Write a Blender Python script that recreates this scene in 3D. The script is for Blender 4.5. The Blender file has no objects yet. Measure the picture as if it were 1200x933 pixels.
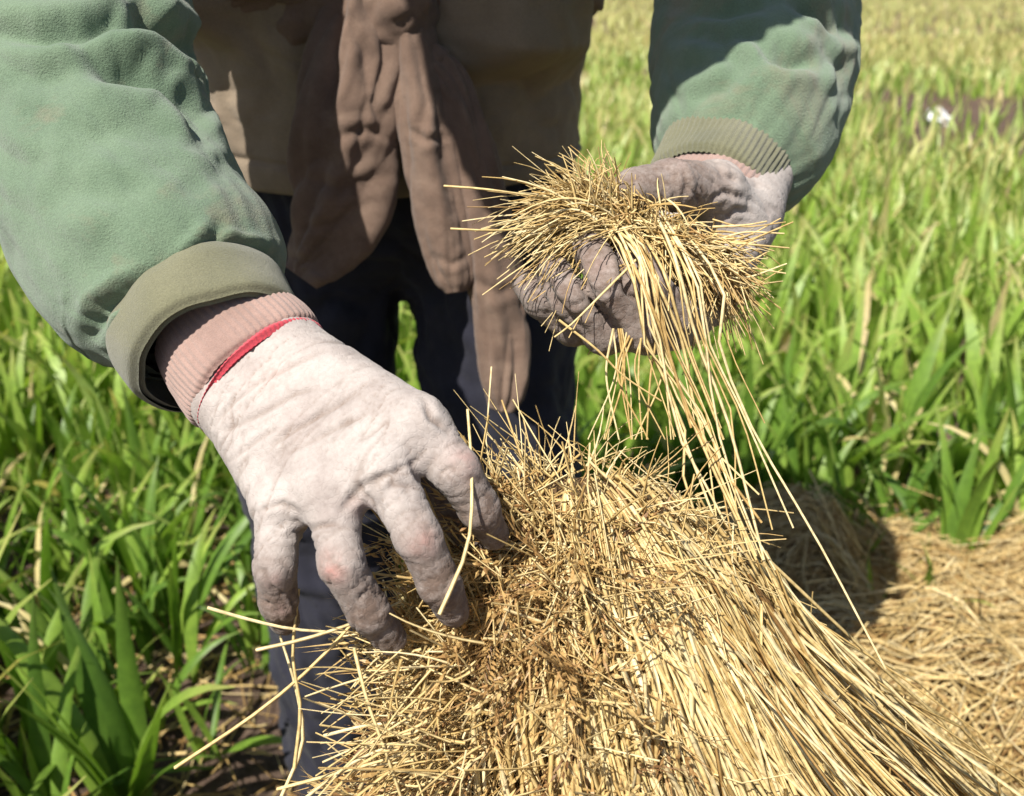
import bpy, math, random
import numpy as np
from mathutils import Vector, Matrix

R = math.radians
random.seed(7)
rng = np.random.default_rng(11)
scene = bpy.context.scene
COL = scene.collection

# ------------------------------------------------------------------ camera
CAM_H, PITCH, FPX = 1.05, R(22.0), 1200.0
cam_data = bpy.data.cameras.new('camera')
cam_data.lens = 36.0
cam_data.sensor_width = 36.0
cam_data.clip_start = 0.02
cam_data.clip_end = 2000.0
cam_data.dof.use_dof = True
cam_data.dof.focus_distance = 0.53
cam_data.dof.aperture_fstop = 10.5
cam = bpy.data.objects.new('camera', cam_data)
cam.location = (0, 0, CAM_H)
cam.rotation_euler = (R(90) - PITCH, 0, 0)
COL.objects.link(cam)
scene.camera = cam

# ------------------------------------------------------------------ sky and sun
SUN = np.array([-0.33, -0.56, 0.84]); SUN /= np.linalg.norm(SUN)
sun_el = math.asin(SUN[2]); sun_az = math.atan2(SUN[0], SUN[1])
world = bpy.data.worlds.new('World'); scene.world = world
world.use_nodes = True
wn = world.node_tree
wn.nodes.clear()
sky = wn.nodes.new('ShaderNodeTexSky'); sky.sky_type = 'NISHITA'
sky.sun_disc = False; sky.sun_elevation = sun_el; sky.sun_rotation = sun_az
bg = wn.nodes.new('ShaderNodeBackground'); bg.inputs['Strength'].default_value = 0.06
wo = wn.nodes.new('ShaderNodeOutputWorld')
wn.links.new(sky.outputs[0], bg.inputs[0]); wn.links.new(bg.outputs[0], wo.inputs[0])
sl = bpy.data.lights.new('sun', 'SUN'); sl.energy = 4.6; sl.angle = R(0.5); sl.color = (1.0, 0.955, 0.88)
so = bpy.data.objects.new('sun', sl); so.location = (-3, -3, 8)
so.rotation_euler = Vector((-SUN[0], -SUN[1], -SUN[2])).to_track_quat('-Z', 'Y').to_euler()
COL.objects.link(so)
scene.view_settings.view_transform = 'Standard'
scene.view_settings.look = 'None'
scene.view_settings.gamma = 1.0
scene.view_settings.exposure = 0.88
scene.render.engine = 'CYCLES'
scene.cycles.max_bounces = 4
scene.cycles.diffuse_bounces = 2
scene.cycles.transparent_max_bounces = 8
scene.cycles.use_denoising = True

# ------------------------------------------------------------------ maths helpers
FWD = np.array([0, math.cos(PITCH), -math.sin(PITCH)])
UP = np.array([0, math.sin(PITCH), math.cos(PITCH)])
EYE = np.array([0, 0, CAM_H])
def P(px, py, d):
    """measured point of the photograph at its own distance d -> world"""
    return EYE + FWD * d + np.array([1.0, 0, 0]) * ((px - 600) / FPX * d) + UP * (-(py - 466.5) / FPX * d)
def ground(px, py, z=0.0):
    v = FWD + np.array([1.0, 0, 0]) * ((px - 600) / FPX) + UP * (-(py - 466.5) / FPX)
    return EYE + v * ((z - CAM_H) / v[2])
def pix(v):
    q = v - EYE
    d = q @ FWD
    return np.stack([600 + FPX * q[:, 0] / d, 466.5 - FPX * (q @ UP) / d], 1), d
def nrm(v):
    return v / np.maximum(np.linalg.norm(v, axis=-1, keepdims=True), 1e-9)

def _h(ix, iy, iz, seed):
    n = (ix.astype(np.int64) * 374761393 + iy.astype(np.int64) * 668265263 + iz.astype(np.int64) * 2147483647 + seed * 1274126177) & 0xffffffff
    n = ((n ^ (n >> 13)) * 1274126177) & 0xffffffff
    n = n ^ (n >> 16)
    return n
_G = nrm(np.random.default_rng(3).normal(size=(256, 3)))
def noise(p, seed=0):
    p = np.asarray(p, float)
    i = np.floor(p).astype(np.int64); f = p - i
    u = f * f * f * (f * (f * 6 - 15) + 10)
    r = 0
    for dx in (0, 1):
        for dy in (0, 1):
            for dz in (0, 1):
                g = _G[_h(i[:, 0] + dx, i[:, 1] + dy, i[:, 2] + dz, seed) & 255]
                w = (u[:, 0] if dx else 1 - u[:, 0]) * (u[:, 1] if dy else 1 - u[:, 1]) * (u[:, 2] if dz else 1 - u[:, 2])
                r = r + w * (g * (f - np.array([dx, dy, dz]))).sum(1)
    return r * 1.5
def fbm(p, octs=3, seed=0):
    a, r = 1.0, 0
    for k in range(octs):
        r = r + a * noise(p * 2 ** k, seed + k); a *= 0.5
    return r

def spline(pts, n):
    """Catmull-Rom through rows of pts (any number of columns)"""
    pts = np.asarray(pts, float)
    e = np.vstack([2 * pts[0] - pts[1], pts, 2 * pts[-1] - pts[-2]])
    L = np.concatenate([[0], np.cumsum(np.linalg.norm(np.diff(pts[:, :3], axis=0), axis=1))])
    s = np.linspace(0, L[-1], n)
    k = np.clip(np.searchsorted(L, s, side='right') - 1, 0, len(pts) - 2)
    t = ((s - L[k]) / np.maximum(L[k + 1] - L[k], 1e-9))[:, None]
    p0, p1, p2, p3 = e[k], e[k + 1], e[k + 2], e[k + 3]
    return 0.5 * (2 * p1 + (p2 - p0) * t + (2 * p0 - 5 * p1 + 4 * p2 - p3) * t ** 2 + (3 * p1 - p0 - 3 * p2 + p3) * t ** 3), s

# ------------------------------------------------------------------ mesh helpers
def mesh_data(name, v, f, mat=None, attrs=None, smooth=True):
    """v (n,3); f (m,k) int array, or a list of such arrays"""
    fl = f if isinstance(f, list) else [f]
    me = bpy.data.meshes.new(name)
    v = np.asarray(v, np.float32)
    me.vertices.add(len(v)); me.vertices.foreach_set('co', v.ravel())
    tot = [np.full(len(a), a.shape[1], np.int32) for a in fl]
    tot = np.concatenate(tot); idx = np.concatenate([np.asarray(a, np.int32).ravel() for a in fl])
    me.loops.add(len(idx)); me.loops.foreach_set('vertex_index', idx)
    me.polygons.add(len(tot))
    st = np.concatenate([[0], np.cumsum(tot)[:-1]]).astype(np.int32)
    me.polygons.foreach_set('loop_start', st); me.polygons.foreach_set('loop_total', tot)
    me.polygons.foreach_set('use_smooth', np.full(len(tot), smooth, bool))
    for k, a in (attrs or {}).items():
        at = me.attributes.new(k, 'FLOAT', 'POINT'); at.data.foreach_set('value', np.asarray(a, np.float32))
    if mat: me.materials.append(mat)
    me.update(calc_edges=True)
    return me
def link(name, me, parent=None, kind=None, label=None, category=None, group=None, loc=None):
    o = bpy.data.objects.new(name, me); COL.objects.link(o)
    if loc is not None: o.location = loc
    if parent is not None:
        o.parent = parent
        r = parent
        off = Vector((0, 0, 0))
        while r is not None:
            off += r.location; r = r.parent
        if loc is None: o.location = -off
    if kind: o['kind'] = kind
    if label: o['label'] = label
    if category: o['category'] = category
    if group: o['group'] = group
    return o
def empty(name, loc, label, category, group=None):
    return link(name, None, None, None, label, category, group, loc=tuple(float(c) for c in loc))
def grid_faces(nu, nv, wrap=False):
    """nu rows x nv columns"""
    i = np.arange(nu - 1)[:, None]; j = np.arange(nv if wrap else nv - 1)[None]
    j2 = (j + 1) % nv
    return np.stack(np.broadcast_arrays(i * nv + j, i * nv + j2, (i + 1) * nv + j2, (i + 1) * nv + j), -1).reshape(-1, 4)
def vnormals(v, f):
    a = nrm(np.cross(v[f[:, 2]] - v[f[:, 0]], v[f[:, 3]] - v[f[:, 1]]))
    n = np.zeros_like(v)
    for k in range(4): np.add.at(n, f[:, k], a)
    return nrm(n)

def strands(pts, rad, sides=3):
    """pts (n,k,3), rad (n,k) or (n,1): thin tubes -> verts, quads"""
    n, k, _ = pts.shape
    rad = np.broadcast_to(rad, (n, k))
    t = nrm(np.gradient(pts, axis=1))
    ref = nrm(rng.normal(size=(n, 1, 3)))
    a = nrm(np.cross(t, ref)); b = np.cross(t, a)
    an = np.arange(sides) * 2 * math.pi / sides
    v = pts[:, :, None] + rad[:, :, None, None] * (a[:, :, None] * np.cos(an)[:, None] + b[:, :, None] * np.sin(an)[:, None])
    f = grid_faces(k, sides, True)
    f = (np.arange(n) * k * sides)[:, None, None] + f[None]
    return v.reshape(-1, 3), f.reshape(-1, 4)

# ------------------------------------------------------------------ distance-field modelling (hands, trousers, body)
def smin(a, b, k):
    h = np.clip(0.5 + 0.5 * (b - a) / k, 0, 1)
    return b + (a - b) * h - k * h * (1 - h)
class Field:
    def __init__(self, lo, hi, cell):
        self.lo = np.asarray(lo, float); self.cell = cell
        self.n = np.ceil((np.asarray(hi) - lo) / cell).astype(int) + 1
        ax = [self.lo[i] + np.arange(self.n[i]) * cell for i in range(3)]
        self.X, self.Y, self.Z = [a.astype(np.float32) for a in np.meshgrid(*ax, indexing='ij', sparse=True)]
    def cone(self, a, b, ra, rb, flat=None, fk=1.0):
        a = np.asarray(a, float); b = np.asarray(b, float)
        d = b - a; L2 = float(d @ d) + 1e-12
        x, y, z = self.X - np.float32(a[0]), self.Y - np.float32(a[1]), self.Z - np.float32(a[2])
        t = np.clip((x * d[0] + y * d[1] + z * d[2]) / L2, 0, 1).astype(np.float32)
        qx, qy, qz = x - t * d[0], y - t * d[1], z - t * d[2]
        q2 = qx * qx + qy * qy + qz * qz
        if flat is not None:     # squash along the unit vector flat by the factor fk (<1: thinner)
            m = qx * flat[0] + qy * flat[1] + qz * flat[2]
            q2 = q2 + m * m * (1 / fk ** 2 - 1)
        return (np.sqrt(q2) - (ra + (rb - ra) * t)).astype(np.float32)
    def chain(self, pts, rad, k=0.003):
        D = None
        for i in range(len(pts) - 1):
            c = self.cone(pts[i], pts[i + 1], rad[i], rad[i + 1])
            D = c if D is None else smin(D, c, k)
        return D
    def surface(self, D):
        ins = D < 0
        nx, ny, nz = D.shape
        c = [ins[i:nx - 1 + i, j:ny - 1 + j, k:nz - 1 + k] for i in (0, 1) for j in (0, 1) for k in (0, 1)]
        al = np.logical_and.reduce(c); an = np.logical_or.reduce(c)
        act = an & ~al
        I = np.argwhere(act)
        off = np.array([(i, j, k) for i in (0, 1) for j in (0, 1) for k in (0, 1)])
        vals = np.stack([D[I[:, 0] + o[0], I[:, 1] + o[1], I[:, 2] + o[2]] for o in off], 1)
        acc = np.zeros((len(I), 3)); cnt = np.zeros(len(I))
        for p in range(8):
            for q in range(p + 1, 8):
                if np.abs(off[p] - off[q]).sum() != 1: continue
                s = (vals[:, p] < 0) != (vals[:, q] < 0)
                den = vals[:, p] - vals[:, q]
                t = np.where(s, vals[:, p] / np.where(den == 0, 1, den), 0)
                acc += np.where(s[:, None], off[p] + t[:, None] * (off[q] - off[p]), 0); cnt += s
        V = self.lo + (I + acc / np.maximum(cnt, 1)[:, None]) * self.cell
        ids = -np.ones(act.shape, np.int64); ids[act] = np.arange(len(I))
        F = []
        for ax in range(3):
            u, w = (ax + 1) % 3, (ax + 2) % 3
            sl0 = [slice(None)] * 3; sl1 = [slice(None)] * 3
            sl0[ax] = slice(0, -1); sl1[ax] = slice(1, None)
            A, B = ins[tuple(sl0)], ins[tuple(sl1)]
            e = np.argwhere(A != B)
            ok = (e[:, u] > 0) & (e[:, w] > 0) & (e[:, u] < D.shape[u] - 1) & (e[:, w] < D.shape[w] - 1)
            e = e[ok]
            fl = A[e[:, 0], e[:, 1], e[:, 2]]
            def cell(du, dw):
                g = e.copy(); g[:, u] += du; g[:, w] += dw
                return ids[g[:, 0], g[:, 1], g[:, 2]]
            q = np.stack([cell(-1, -1), cell(0, -1), cell(0, 0), cell(-1, 0)], 1)
            q[~fl] = q[~fl][:, ::-1]
            F.append(q)
        F = np.vstack(F)
        return V, F
def relax(v, f, it=2, lam=0.5):
    e = np.vstack([f[:, [0, 1]], f[:, [1, 2]], f[:, [2, 3]], f[:, [3, 0]]])
    deg = np.bincount(np.concatenate([e[:, 0], e[:, 1]]), minlength=len(v))[:, None]
    for _ in range(it):
        s = np.zeros_like(v)
        for c in range(3):
            s[:, c] = np.bincount(e[:, 0], v[e[:, 1], c], len(v)) + np.bincount(e[:, 1], v[e[:, 0], c], len(v))
        v = v + lam * (s / np.maximum(deg, 1) - v)
    return v

# ------------------------------------------------------------------ materials
def S(mat): return mat.node_tree.nodes, mat.node_tree.links
def new_mat(name, rough=0.8, spec=0.3, sheen=0.0):
    m = bpy.data.materials.new(name); m.use_nodes = True
    n, l = S(m)
    b = n['Principled BSDF']; b.inputs['Roughness'].default_value = rough
    b.inputs['Specular IOR Level'].default_value = spec
    if sheen:
        b.inputs['Sheen Weight'].default_value = sheen; b.inputs['Sheen Roughness'].default_value = 0.6
    return m, n, l, b
def ramp(n, stops, interp='LINEAR'):
    r = n.new('ShaderNodeValToRGB'); r.color_ramp.interpolation = interp
    els = r.color_ramp.elements
    while len(els) < len(stops): els.new(0.5)
    for e, (p, c) in zip(els, stops):
        e.position = p; e.color = (*c, 1)
    return r
def attr(n, name):
    a = n.new('ShaderNodeAttribute'); a.attribute_name = name; return a
def tex(n, l, scale, detail=4, rough=0.6, vec=None, dist=0.0):
    t = n.new('ShaderNodeTexNoise'); t.inputs['Scale'].default_value = scale
    t.inputs['Detail'].default_value = detail; t.inputs['Roughness'].default_value = rough
    t.inputs['Distortion'].default_value = dist
    if vec is None:
        g = n.new('ShaderNodeNewGeometry'); vec = g.outputs['Position']
    l.new(vec, t.inputs['Vector'])
    return t
def mixc(n, l, fac, a, b, mode='MIX'):
    m = n.new('ShaderNodeMix'); m.data_type = 'RGBA'; m.blend_type = mode
    for s, val in ((0, fac), (6, a), (7, b)):
        if isinstance(val, (int, float)): m.inputs[s].default_value = val
        elif isinstance(val, tuple): m.inputs[s].default_value = (*val, 1)
        else: l.new(val, m.inputs[s])
    return m.outputs[2]
def mth(n, l, op, a, b=0.0, clamp=False):
    m = n.new('ShaderNodeMath'); m.operation = op; m.use_clamp = clamp
    for s, val in ((0, a), (1, b)):
        if isinstance(val, (int, float)): m.inputs[s].default_value = val
        else: l.new(val, m.inputs[s])
    return m.outputs[0]
def bump(n, l, b, h, dist, strength=1.0, prev=None):
    k = n.new('ShaderNodeBump'); k.inputs['Distance'].default_value = dist; k.inputs['Strength'].default_value = strength
    l.new(h, k.inputs['Height'])
    if prev: l.new(prev, k.inputs['Normal'])
    l.new(k.outputs[0], b.inputs['Normal'])
    return k.outputs[0]

def cloth_mat(name, base, dark, stain=None, stain_at=(0.56, 0.72), fuzz=(900, 0.0012), blotch=18, sheen=0.25, rough=0.95):
    m, n, l, b = new_mat(name, rough, 0.12, sheen)
    t1 = tex(n, l, blotch, 5, 0.62)
    r = ramp(n, [(0.3, dark), (0.68, base)]); l.new(t1.outputs[0], r.inputs[0])
    c = r.outputs[0]
    if stain:
        t2 = tex(n, l, 9.5, 5, 0.7, dist=0.6)
        r2 = ramp(n, [(stain_at[0], (0, 0, 0)), (stain_at[1], (1, 1, 1))]); l.new(t2.outputs[0], r2.inputs[0])
        c = mixc(n, l, mth(n, l, 'MULTIPLY', r2.outputs[0], 0.55), c, stain)
    t3 = tex(n, l, fuzz[0], 3, 0.7)
    c = mixc(n, l, 0.35, c, mixc(n, l, 1.0, c, ramp_out(n, l, t3.outputs[0], [(0.3, (0.45, 0.45, 0.45)), (0.7, (1.45, 1.45, 1.45))]), 'MULTIPLY'))
    l.new(c, b.inputs['Base Color'])
    t4 = tex(n, l, 120, 4, 0.7)
    p = bump(n, l, b, t4.outputs[0], 0.0016, 0.35)
    bump(n, l, b, t3.outputs[0], fuzz[1], 0.8, p)
    return m
def ramp_out(n, l, fac, stops):
    r = ramp(n, stops); l.new(fac, r.inputs[0]); return r.outputs[0]

M = {}
M['jacket'] = cloth_mat('green_fleece', (0.145, 0.205, 0.128), (0.095, 0.145, 0.088), stain=(0.205, 0.155, 0.105), stain_at=(0.52, 0.66))
M['cuff'] = cloth_mat('olive_rib', (0.165, 0.158, 0.092), (0.105, 0.105, 0.06), fuzz=(1100, 0.0008))
M['shirt'] = cloth_mat('brown_jersey', (0.25, 0.195, 0.138), (0.19, 0.148, 0.105), fuzz=(1000, 0.0006), sheen=0.1)
M['scarf'] = cloth_mat('brown_cotton', (0.175, 0.115, 0.084), (0.115, 0.075, 0.055), stain=(0.25, 0.175, 0.13), fuzz=(1000, 0.0008), sheen=0.12, blotch=30)
M['trousers'] = cloth_mat('navy_cloth', (0.028, 0.028, 0.041), (0.013, 0.0135, 0.021), stain=(0.05, 0.047, 0.053), stain_at=(0.55, 0.8), fuzz=(1400, 0.0004), sheen=0.05, blotch=14, rough=0.85)
M['skin'] = cloth_mat('weathered_skin', (0.20, 0.11, 0.07), (0.16, 0.085, 0.055), sheen=0.0, rough=0.6)
M['shade_hat'] = cloth_mat('dark_felt', (0.05, 0.045, 0.035), (0.03, 0.028, 0.022))
M['boot'] = cloth_mat('black_rubber', (0.02, 0.02, 0.02), (0.04, 0.033, 0.026), sheen=0.0, rough=0.6)
M['red'] = cloth_mat('red_thread', (0.50, 0.045, 0.065), (0.36, 0.035, 0.05), fuzz=(1600, 0.0005))
M['glove_cuff'] = cloth_mat('pink_beige_rib', (0.36, 0.235, 0.195), (0.25, 0.16, 0.13), fuzz=(1500, 0.0008), blotch=40)

def glove_material():
    m, n, l, b = new_mat('pale_coated_glove', 0.82, 0.25, 0.08)
    t1 = tex(n, l, 38, 6, 0.65)
    c = ramp_out(n, l, t1.outputs[0], [(0.28, (0.28, 0.235, 0.215)), (0.55, (0.39, 0.345, 0.318)), (0.78, (0.45, 0.405, 0.375))])
    # worn pink spots
    pk = attr(n, 'pink')
    t2 = tex(n, l, 90, 4, 0.7)
    pf = mth(n, l, 'MULTIPLY', pk.outputs['Fac'], ramp_out(n, l, t2.outputs[0], [(0.35, (0.15, 0.15, 0.15)), (0.6, (1, 1, 1))]), True)
    c = mixc(n, l, pf, c, (0.50, 0.235, 0.20))
    # grime on finger ends and in the creases
    gr = attr(n, 'grime')
    t3 = tex(n, l, 140, 5, 0.75)
    gf = mth(n, l, 'MULTIPLY', gr.outputs['Fac'], ramp_out(n, l, t3.outputs[0], [(0.3, (0.45, 0.45, 0.45)), (0.65, (1.15, 1.15, 1.15))]), True)
    c = mixc(n, l, gf, c, (0.125, 0.085, 0.065))
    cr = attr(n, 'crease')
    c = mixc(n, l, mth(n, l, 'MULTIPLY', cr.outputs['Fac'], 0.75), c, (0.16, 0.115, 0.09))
    t5 = tex(n, l, 480, 3, 0.7)
    c = mixc(n, l, 0.28, c, mixc(n, l, 1.0, c, ramp_out(n, l, t5.outputs[0], [(0.32, (0.72, 0.7, 0.68)), (0.6, (1.12, 1.12, 1.12))]), 'MULTIPLY'))
    l.new(c, b.inputs['Base Color'])
    t4 = tex(n, l, 300, 5, 0.72)
    p = bump(n, l, b, t4.outputs[0], 0.0007, 0.45)
    v = n.new('ShaderNodeTexVoronoi'); v.feature = 'DISTANCE_TO_EDGE'; v.inputs['Scale'].default_value = 210
    g = n.new('ShaderNodeNewGeometry')
    w = n.new('ShaderNodeVectorMath'); w.operation = 'ADD'
    t6 = tex(n, l, 70, 3, 0.6); l.new(g.outputs['Position'], w.inputs[0])
    sc = n.new('ShaderNodeVectorMath'); sc.operation = 'SCALE'; sc.inputs['Scale'].default_value = 0.012
    l.new(t6.outputs[1], sc.inputs[0]); l.new(sc.outputs[0], w.inputs[1]); l.new(w.outputs[0], v.inputs['Vector'])
    vr = ramp_out(n, l, v.outputs['Distance'], [(0.0, (0, 0, 0)), (0.09, (1, 1, 1))])
    bump(n, l, b, vr, 0.0004, 0.35, p)
    return m
M['glove'] = glove_material()

def straw_material(name, stops, trans=0.12, rough=0.5):
    m, n, l, b = new_mat(name, rough, 0.4)
    a = attr(n, 'tint')
    c = ramp_out(n, l, a.outputs['Fac'], stops)
    t = tex(n, l, 260, 3, 0.6)
    c = mixc(n, l, 1.0, c, ramp_out(n, l, t.outputs[0], [(0.3, (0.72, 0.68, 0.62)), (0.65, (1.12, 1.12, 1.12))]), 'MULTIPLY')
    l.new(c, b.inputs['Base Color'])
    tr = n.new('ShaderNodeBsdfTranslucent'); l.new(c, tr.inputs[0])
    mx = n.new('ShaderNodeMixShader'); mx.inputs[0].default_value = trans
    l.new(b.outputs[0], mx.inputs[1]); l.new(tr.outputs[0], mx.inputs[2])
    l.new(mx.outputs[0], n['Material Output'].inputs[0])
    return m
M['straw'] = straw_material('dry_straw', [(0.0, (0.19, 0.10, 0.036)), (0.2, (0.37, 0.22, 0.078)), (0.45, (0.57, 0.40, 0.155)), (0.75, (0.71, 0.55, 0.26)), (1.0, (0.80, 0.67, 0.39))])
M['ear'] = straw_material('dry_ear', [(0.0, (0.17, 0.085, 0.036)), (0.3, (0.35, 0.20, 0.075)), (0.65, (0.54, 0.36, 0.14)), (1.0, (0.70, 0.53, 0.25))])
M['core'] = straw_material('core_gap_shade', [(0.0, (0.10, 0.05, 0.02)), (1.0, (0.16, 0.09, 0.035))], 0.0, 0.9)  # filler darker than the straw: shade of the gaps put into its colour

def leaf_material():
    m, n, l, b = new_mat('cereal_leaf', 0.45, 0.4)
    a = attr(n, 'tint'); h = attr(n, 'along')
    green = ramp_out(n, l, a.outputs['Fac'], [(0.0, (0.05, 0.115, 0.018)), (0.35, (0.14, 0.25, 0.033)), (0.65, (0.27, 0.40, 0.062)), (0.86, (0.47, 0.56, 0.21)), (0.93, (0.58, 0.50, 0.22)), (1.0, (0.60, 0.46, 0.26))])
    t = tex(n, l, 55, 3, 0.6)
    green = mixc(n, l, 1.0, green, ramp_out(n, l, t.outputs[0], [(0.3, (0.78, 0.8, 0.8)), (0.7, (1.18, 1.15, 1.1))]), 'MULTIPLY')
    tip = mth(n, l, 'MULTIPLY', ramp_out(n, l, h.outputs['Fac'], [(0.72, (0, 0, 0)), (1.0, (1, 1, 1))]), ramp_out(n, l, a.outputs['Fac'], [(0.3, (0.1, 0.1, 0.1)), (0.7, (0.8, 0.8, 0.8))]))
    c = mixc(n, l, tip, green, (0.46, 0.36, 0.14))
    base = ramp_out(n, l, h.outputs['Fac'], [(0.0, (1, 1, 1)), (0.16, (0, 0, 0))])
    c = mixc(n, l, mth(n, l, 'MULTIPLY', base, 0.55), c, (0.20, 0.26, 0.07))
    l.new(c, b.inputs['Base Color'])
    tr = n.new('ShaderNodeBsdfTranslucent')
    l.new(mixc(n, l, 1.0, c, (1.25, 1.35, 0.7), 'MULTIPLY'), tr.inputs[0])
    mx = n.new('ShaderNodeMixShader'); mx.inputs[0].default_value = 0.38
    l.new(b.outputs[0], mx.inputs[1]); l.new(tr.outputs[0], mx.inputs[2])
    l.new(mx.outputs[0], n['Material Output'].inputs[0])
    return m
M['leaf'] = leaf_material()

def soil_material():
    m, n, l, b = new_mat('field_soil', 0.95, 0.15)
    t1 = tex(n, l, 1.3, 6, 0.65); t2 = tex(n, l, 38, 6, 0.7)
    c = ramp_out(n, l, t2.outputs[0], [(0.3, (0.055, 0.036, 0.026)), (0.55, (0.14, 0.095, 0.068)), (0.75, (0.24, 0.175, 0.125))])
    c = mixc(n, l, ramp_out(n, l, t1.outputs[0], [(0.4, (0, 0, 0)), (0.7, (0.5, 0.5, 0.5))]), c, (0.21, 0.14, 0.105))
    l.new(c, b.inputs['Base Color'])
    p = bump(n, l, b, t2.outputs[0], 0.03, 0.8)
    bump(n, l, b, tex(n, l, 190, 4, 0.7).outputs[0], 0.006, 0.8, p)
    return m
M['soil'] = soil_material()
m_, n_, l_, b_ = new_mat('crumpled_plastic', 0.35, 0.5); b_.inputs['Base Color'].default_value = (0.78, 0.79, 0.82, 1); M['plastic'] = m_
def tree_material():
    m, n, l, b = new_mat('far_foliage', 0.7, 0.2)
    l.new(ramp_out(n, l, attr(n, 'tint').outputs['Fac'], [(0, (0.03, 0.05, 0.015)), (1, (0.10, 0.12, 0.035))]), b.inputs['Base Color'])
    return m
M['tree'] = tree_material()

# ------------------------------------------------------------------ the ground
def soil_h(x, y):
    p = np.stack([x, y, np.zeros_like(x)], 1)
    near = np.clip((14 - np.hypot(x, y)) / 6, 0, 1)
    return near * (0.022 * noise(p * 5.0, 4) + 0.012 * noise(p * 14, 5) + 0.006 * noise(p * 33, 6))
gx = np.concatenate([-np.geomspace(700, 2.6, 40), np.linspace(-2.4, 2.4, 200), np.geomspace(2.6, 700, 40)])
gy = np.concatenate([np.linspace(-30, 0.1, 12), np.linspace(0.2, 4.2, 190), np.geomspace(4.3, 1200, 60)])
GX, GY = np.meshgrid(gx, gy)
gv = np.stack([GX.ravel(), GY.ravel(), soil_h(GX.ravel(), GY.ravel())], 1)
link('ground', mesh_data('ground', gv, grid_faces(len(gy), len(gx)), M['soil']), kind='structure')

# ------------------------------------------------------------------ leaves of the young cereal
def blades(base, head, L, W, tilt, droop, segs=6, twist=None, rib=False):
    """arrays of n leaves -> verts, quads, along"""
    n = len(base); k = segs + 1
    s = np.linspace(0, 1, k)[None]
    ang = tilt[:, None] + droop[:, None] * s ** 1.7            # from the vertical
    ds = (L[:, None] / segs)
    dr = np.sin(ang) * ds; dz = np.cos(ang) * ds
    r = np.concatenate([np.zeros((n, 1)), np.cumsum(dr[:, :-1], 1)], 1)
    z = np.concatenate([np.zeros((n, 1)), np.cumsum(dz[:, :-1], 1)], 1)
    hx, hy = np.cos(head)[:, None], np.sin(head)[:, None]
    c = np.stack([base[:, 0:1] + r * hx, base[:, 1:2] + r * hy, base[:, 2:3] + z], -1)
    tw = (twist if twist is not None else np.zeros(n))[:, None] * s
    side = np.stack([-hy * np.ones_like(s), hx * np.ones_like(s), np.zeros((n, k))], -1)
    tan = nrm(np.gradient(c, axis=1)); nor = np.cross(side, tan)
    sd = side * np.cos(tw)[..., None] + nor * np.sin(tw)[..., None]
    nn = np.cross(sd, tan)
    prof = np.clip(0.45 + 1.9 * s - 0.2 * s, 0, 1) * np.clip((1 - s) * 2.1, 0.015, 1) ** 0.75
    w = (W[:, None] * prof)[..., None] * 0.5
    if rib:
        v = np.stack([c - sd * w + nn * w * 0.3, c, c + sd * w + nn * w * 0.3], 2); cols = 3
    else:
        v = np.stack([c - sd * w, c + sd * w], 2); cols = 2
    f = grid_faces(k, cols)
    f = (np.arange(n) * k * cols)[:, None, None] + f[None]
    al = np.broadcast_to(s[..., None], (n, k, cols)).reshape(-1)
    return v.reshape(-1, 3), f.reshape(-1, 4), al, k * cols

def bare(x, y):
    """1 where the field is bare: the soil strip at the right, the trampled work place, under the cut straw"""
    nz = noise(np.stack([x * 0.7, y * 0.7, 0 * x], 1), 8)
    strip = ((y + nz * 0.7 > 5.3) & (y + nz * 0.9 < 10.6) & (x + nz * 1.0 > 0.30 * y)) | ((np.abs(y - 12.5 + nz) < 0.7) & (x > 1.0) & (x < 2.6))
    work = (np.hypot((x - 0.25) / 0.75, (y - 1.0) / 0.62) < 1) | (np.hypot((x - 0.95) / 0.75, (y - 1.25) / 0.5) < 1)
    legs = (np.abs(x + 0.14) < 0.26) & (np.abs(y - 1.12) < 0.2)
    return strip, work | legs

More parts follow.
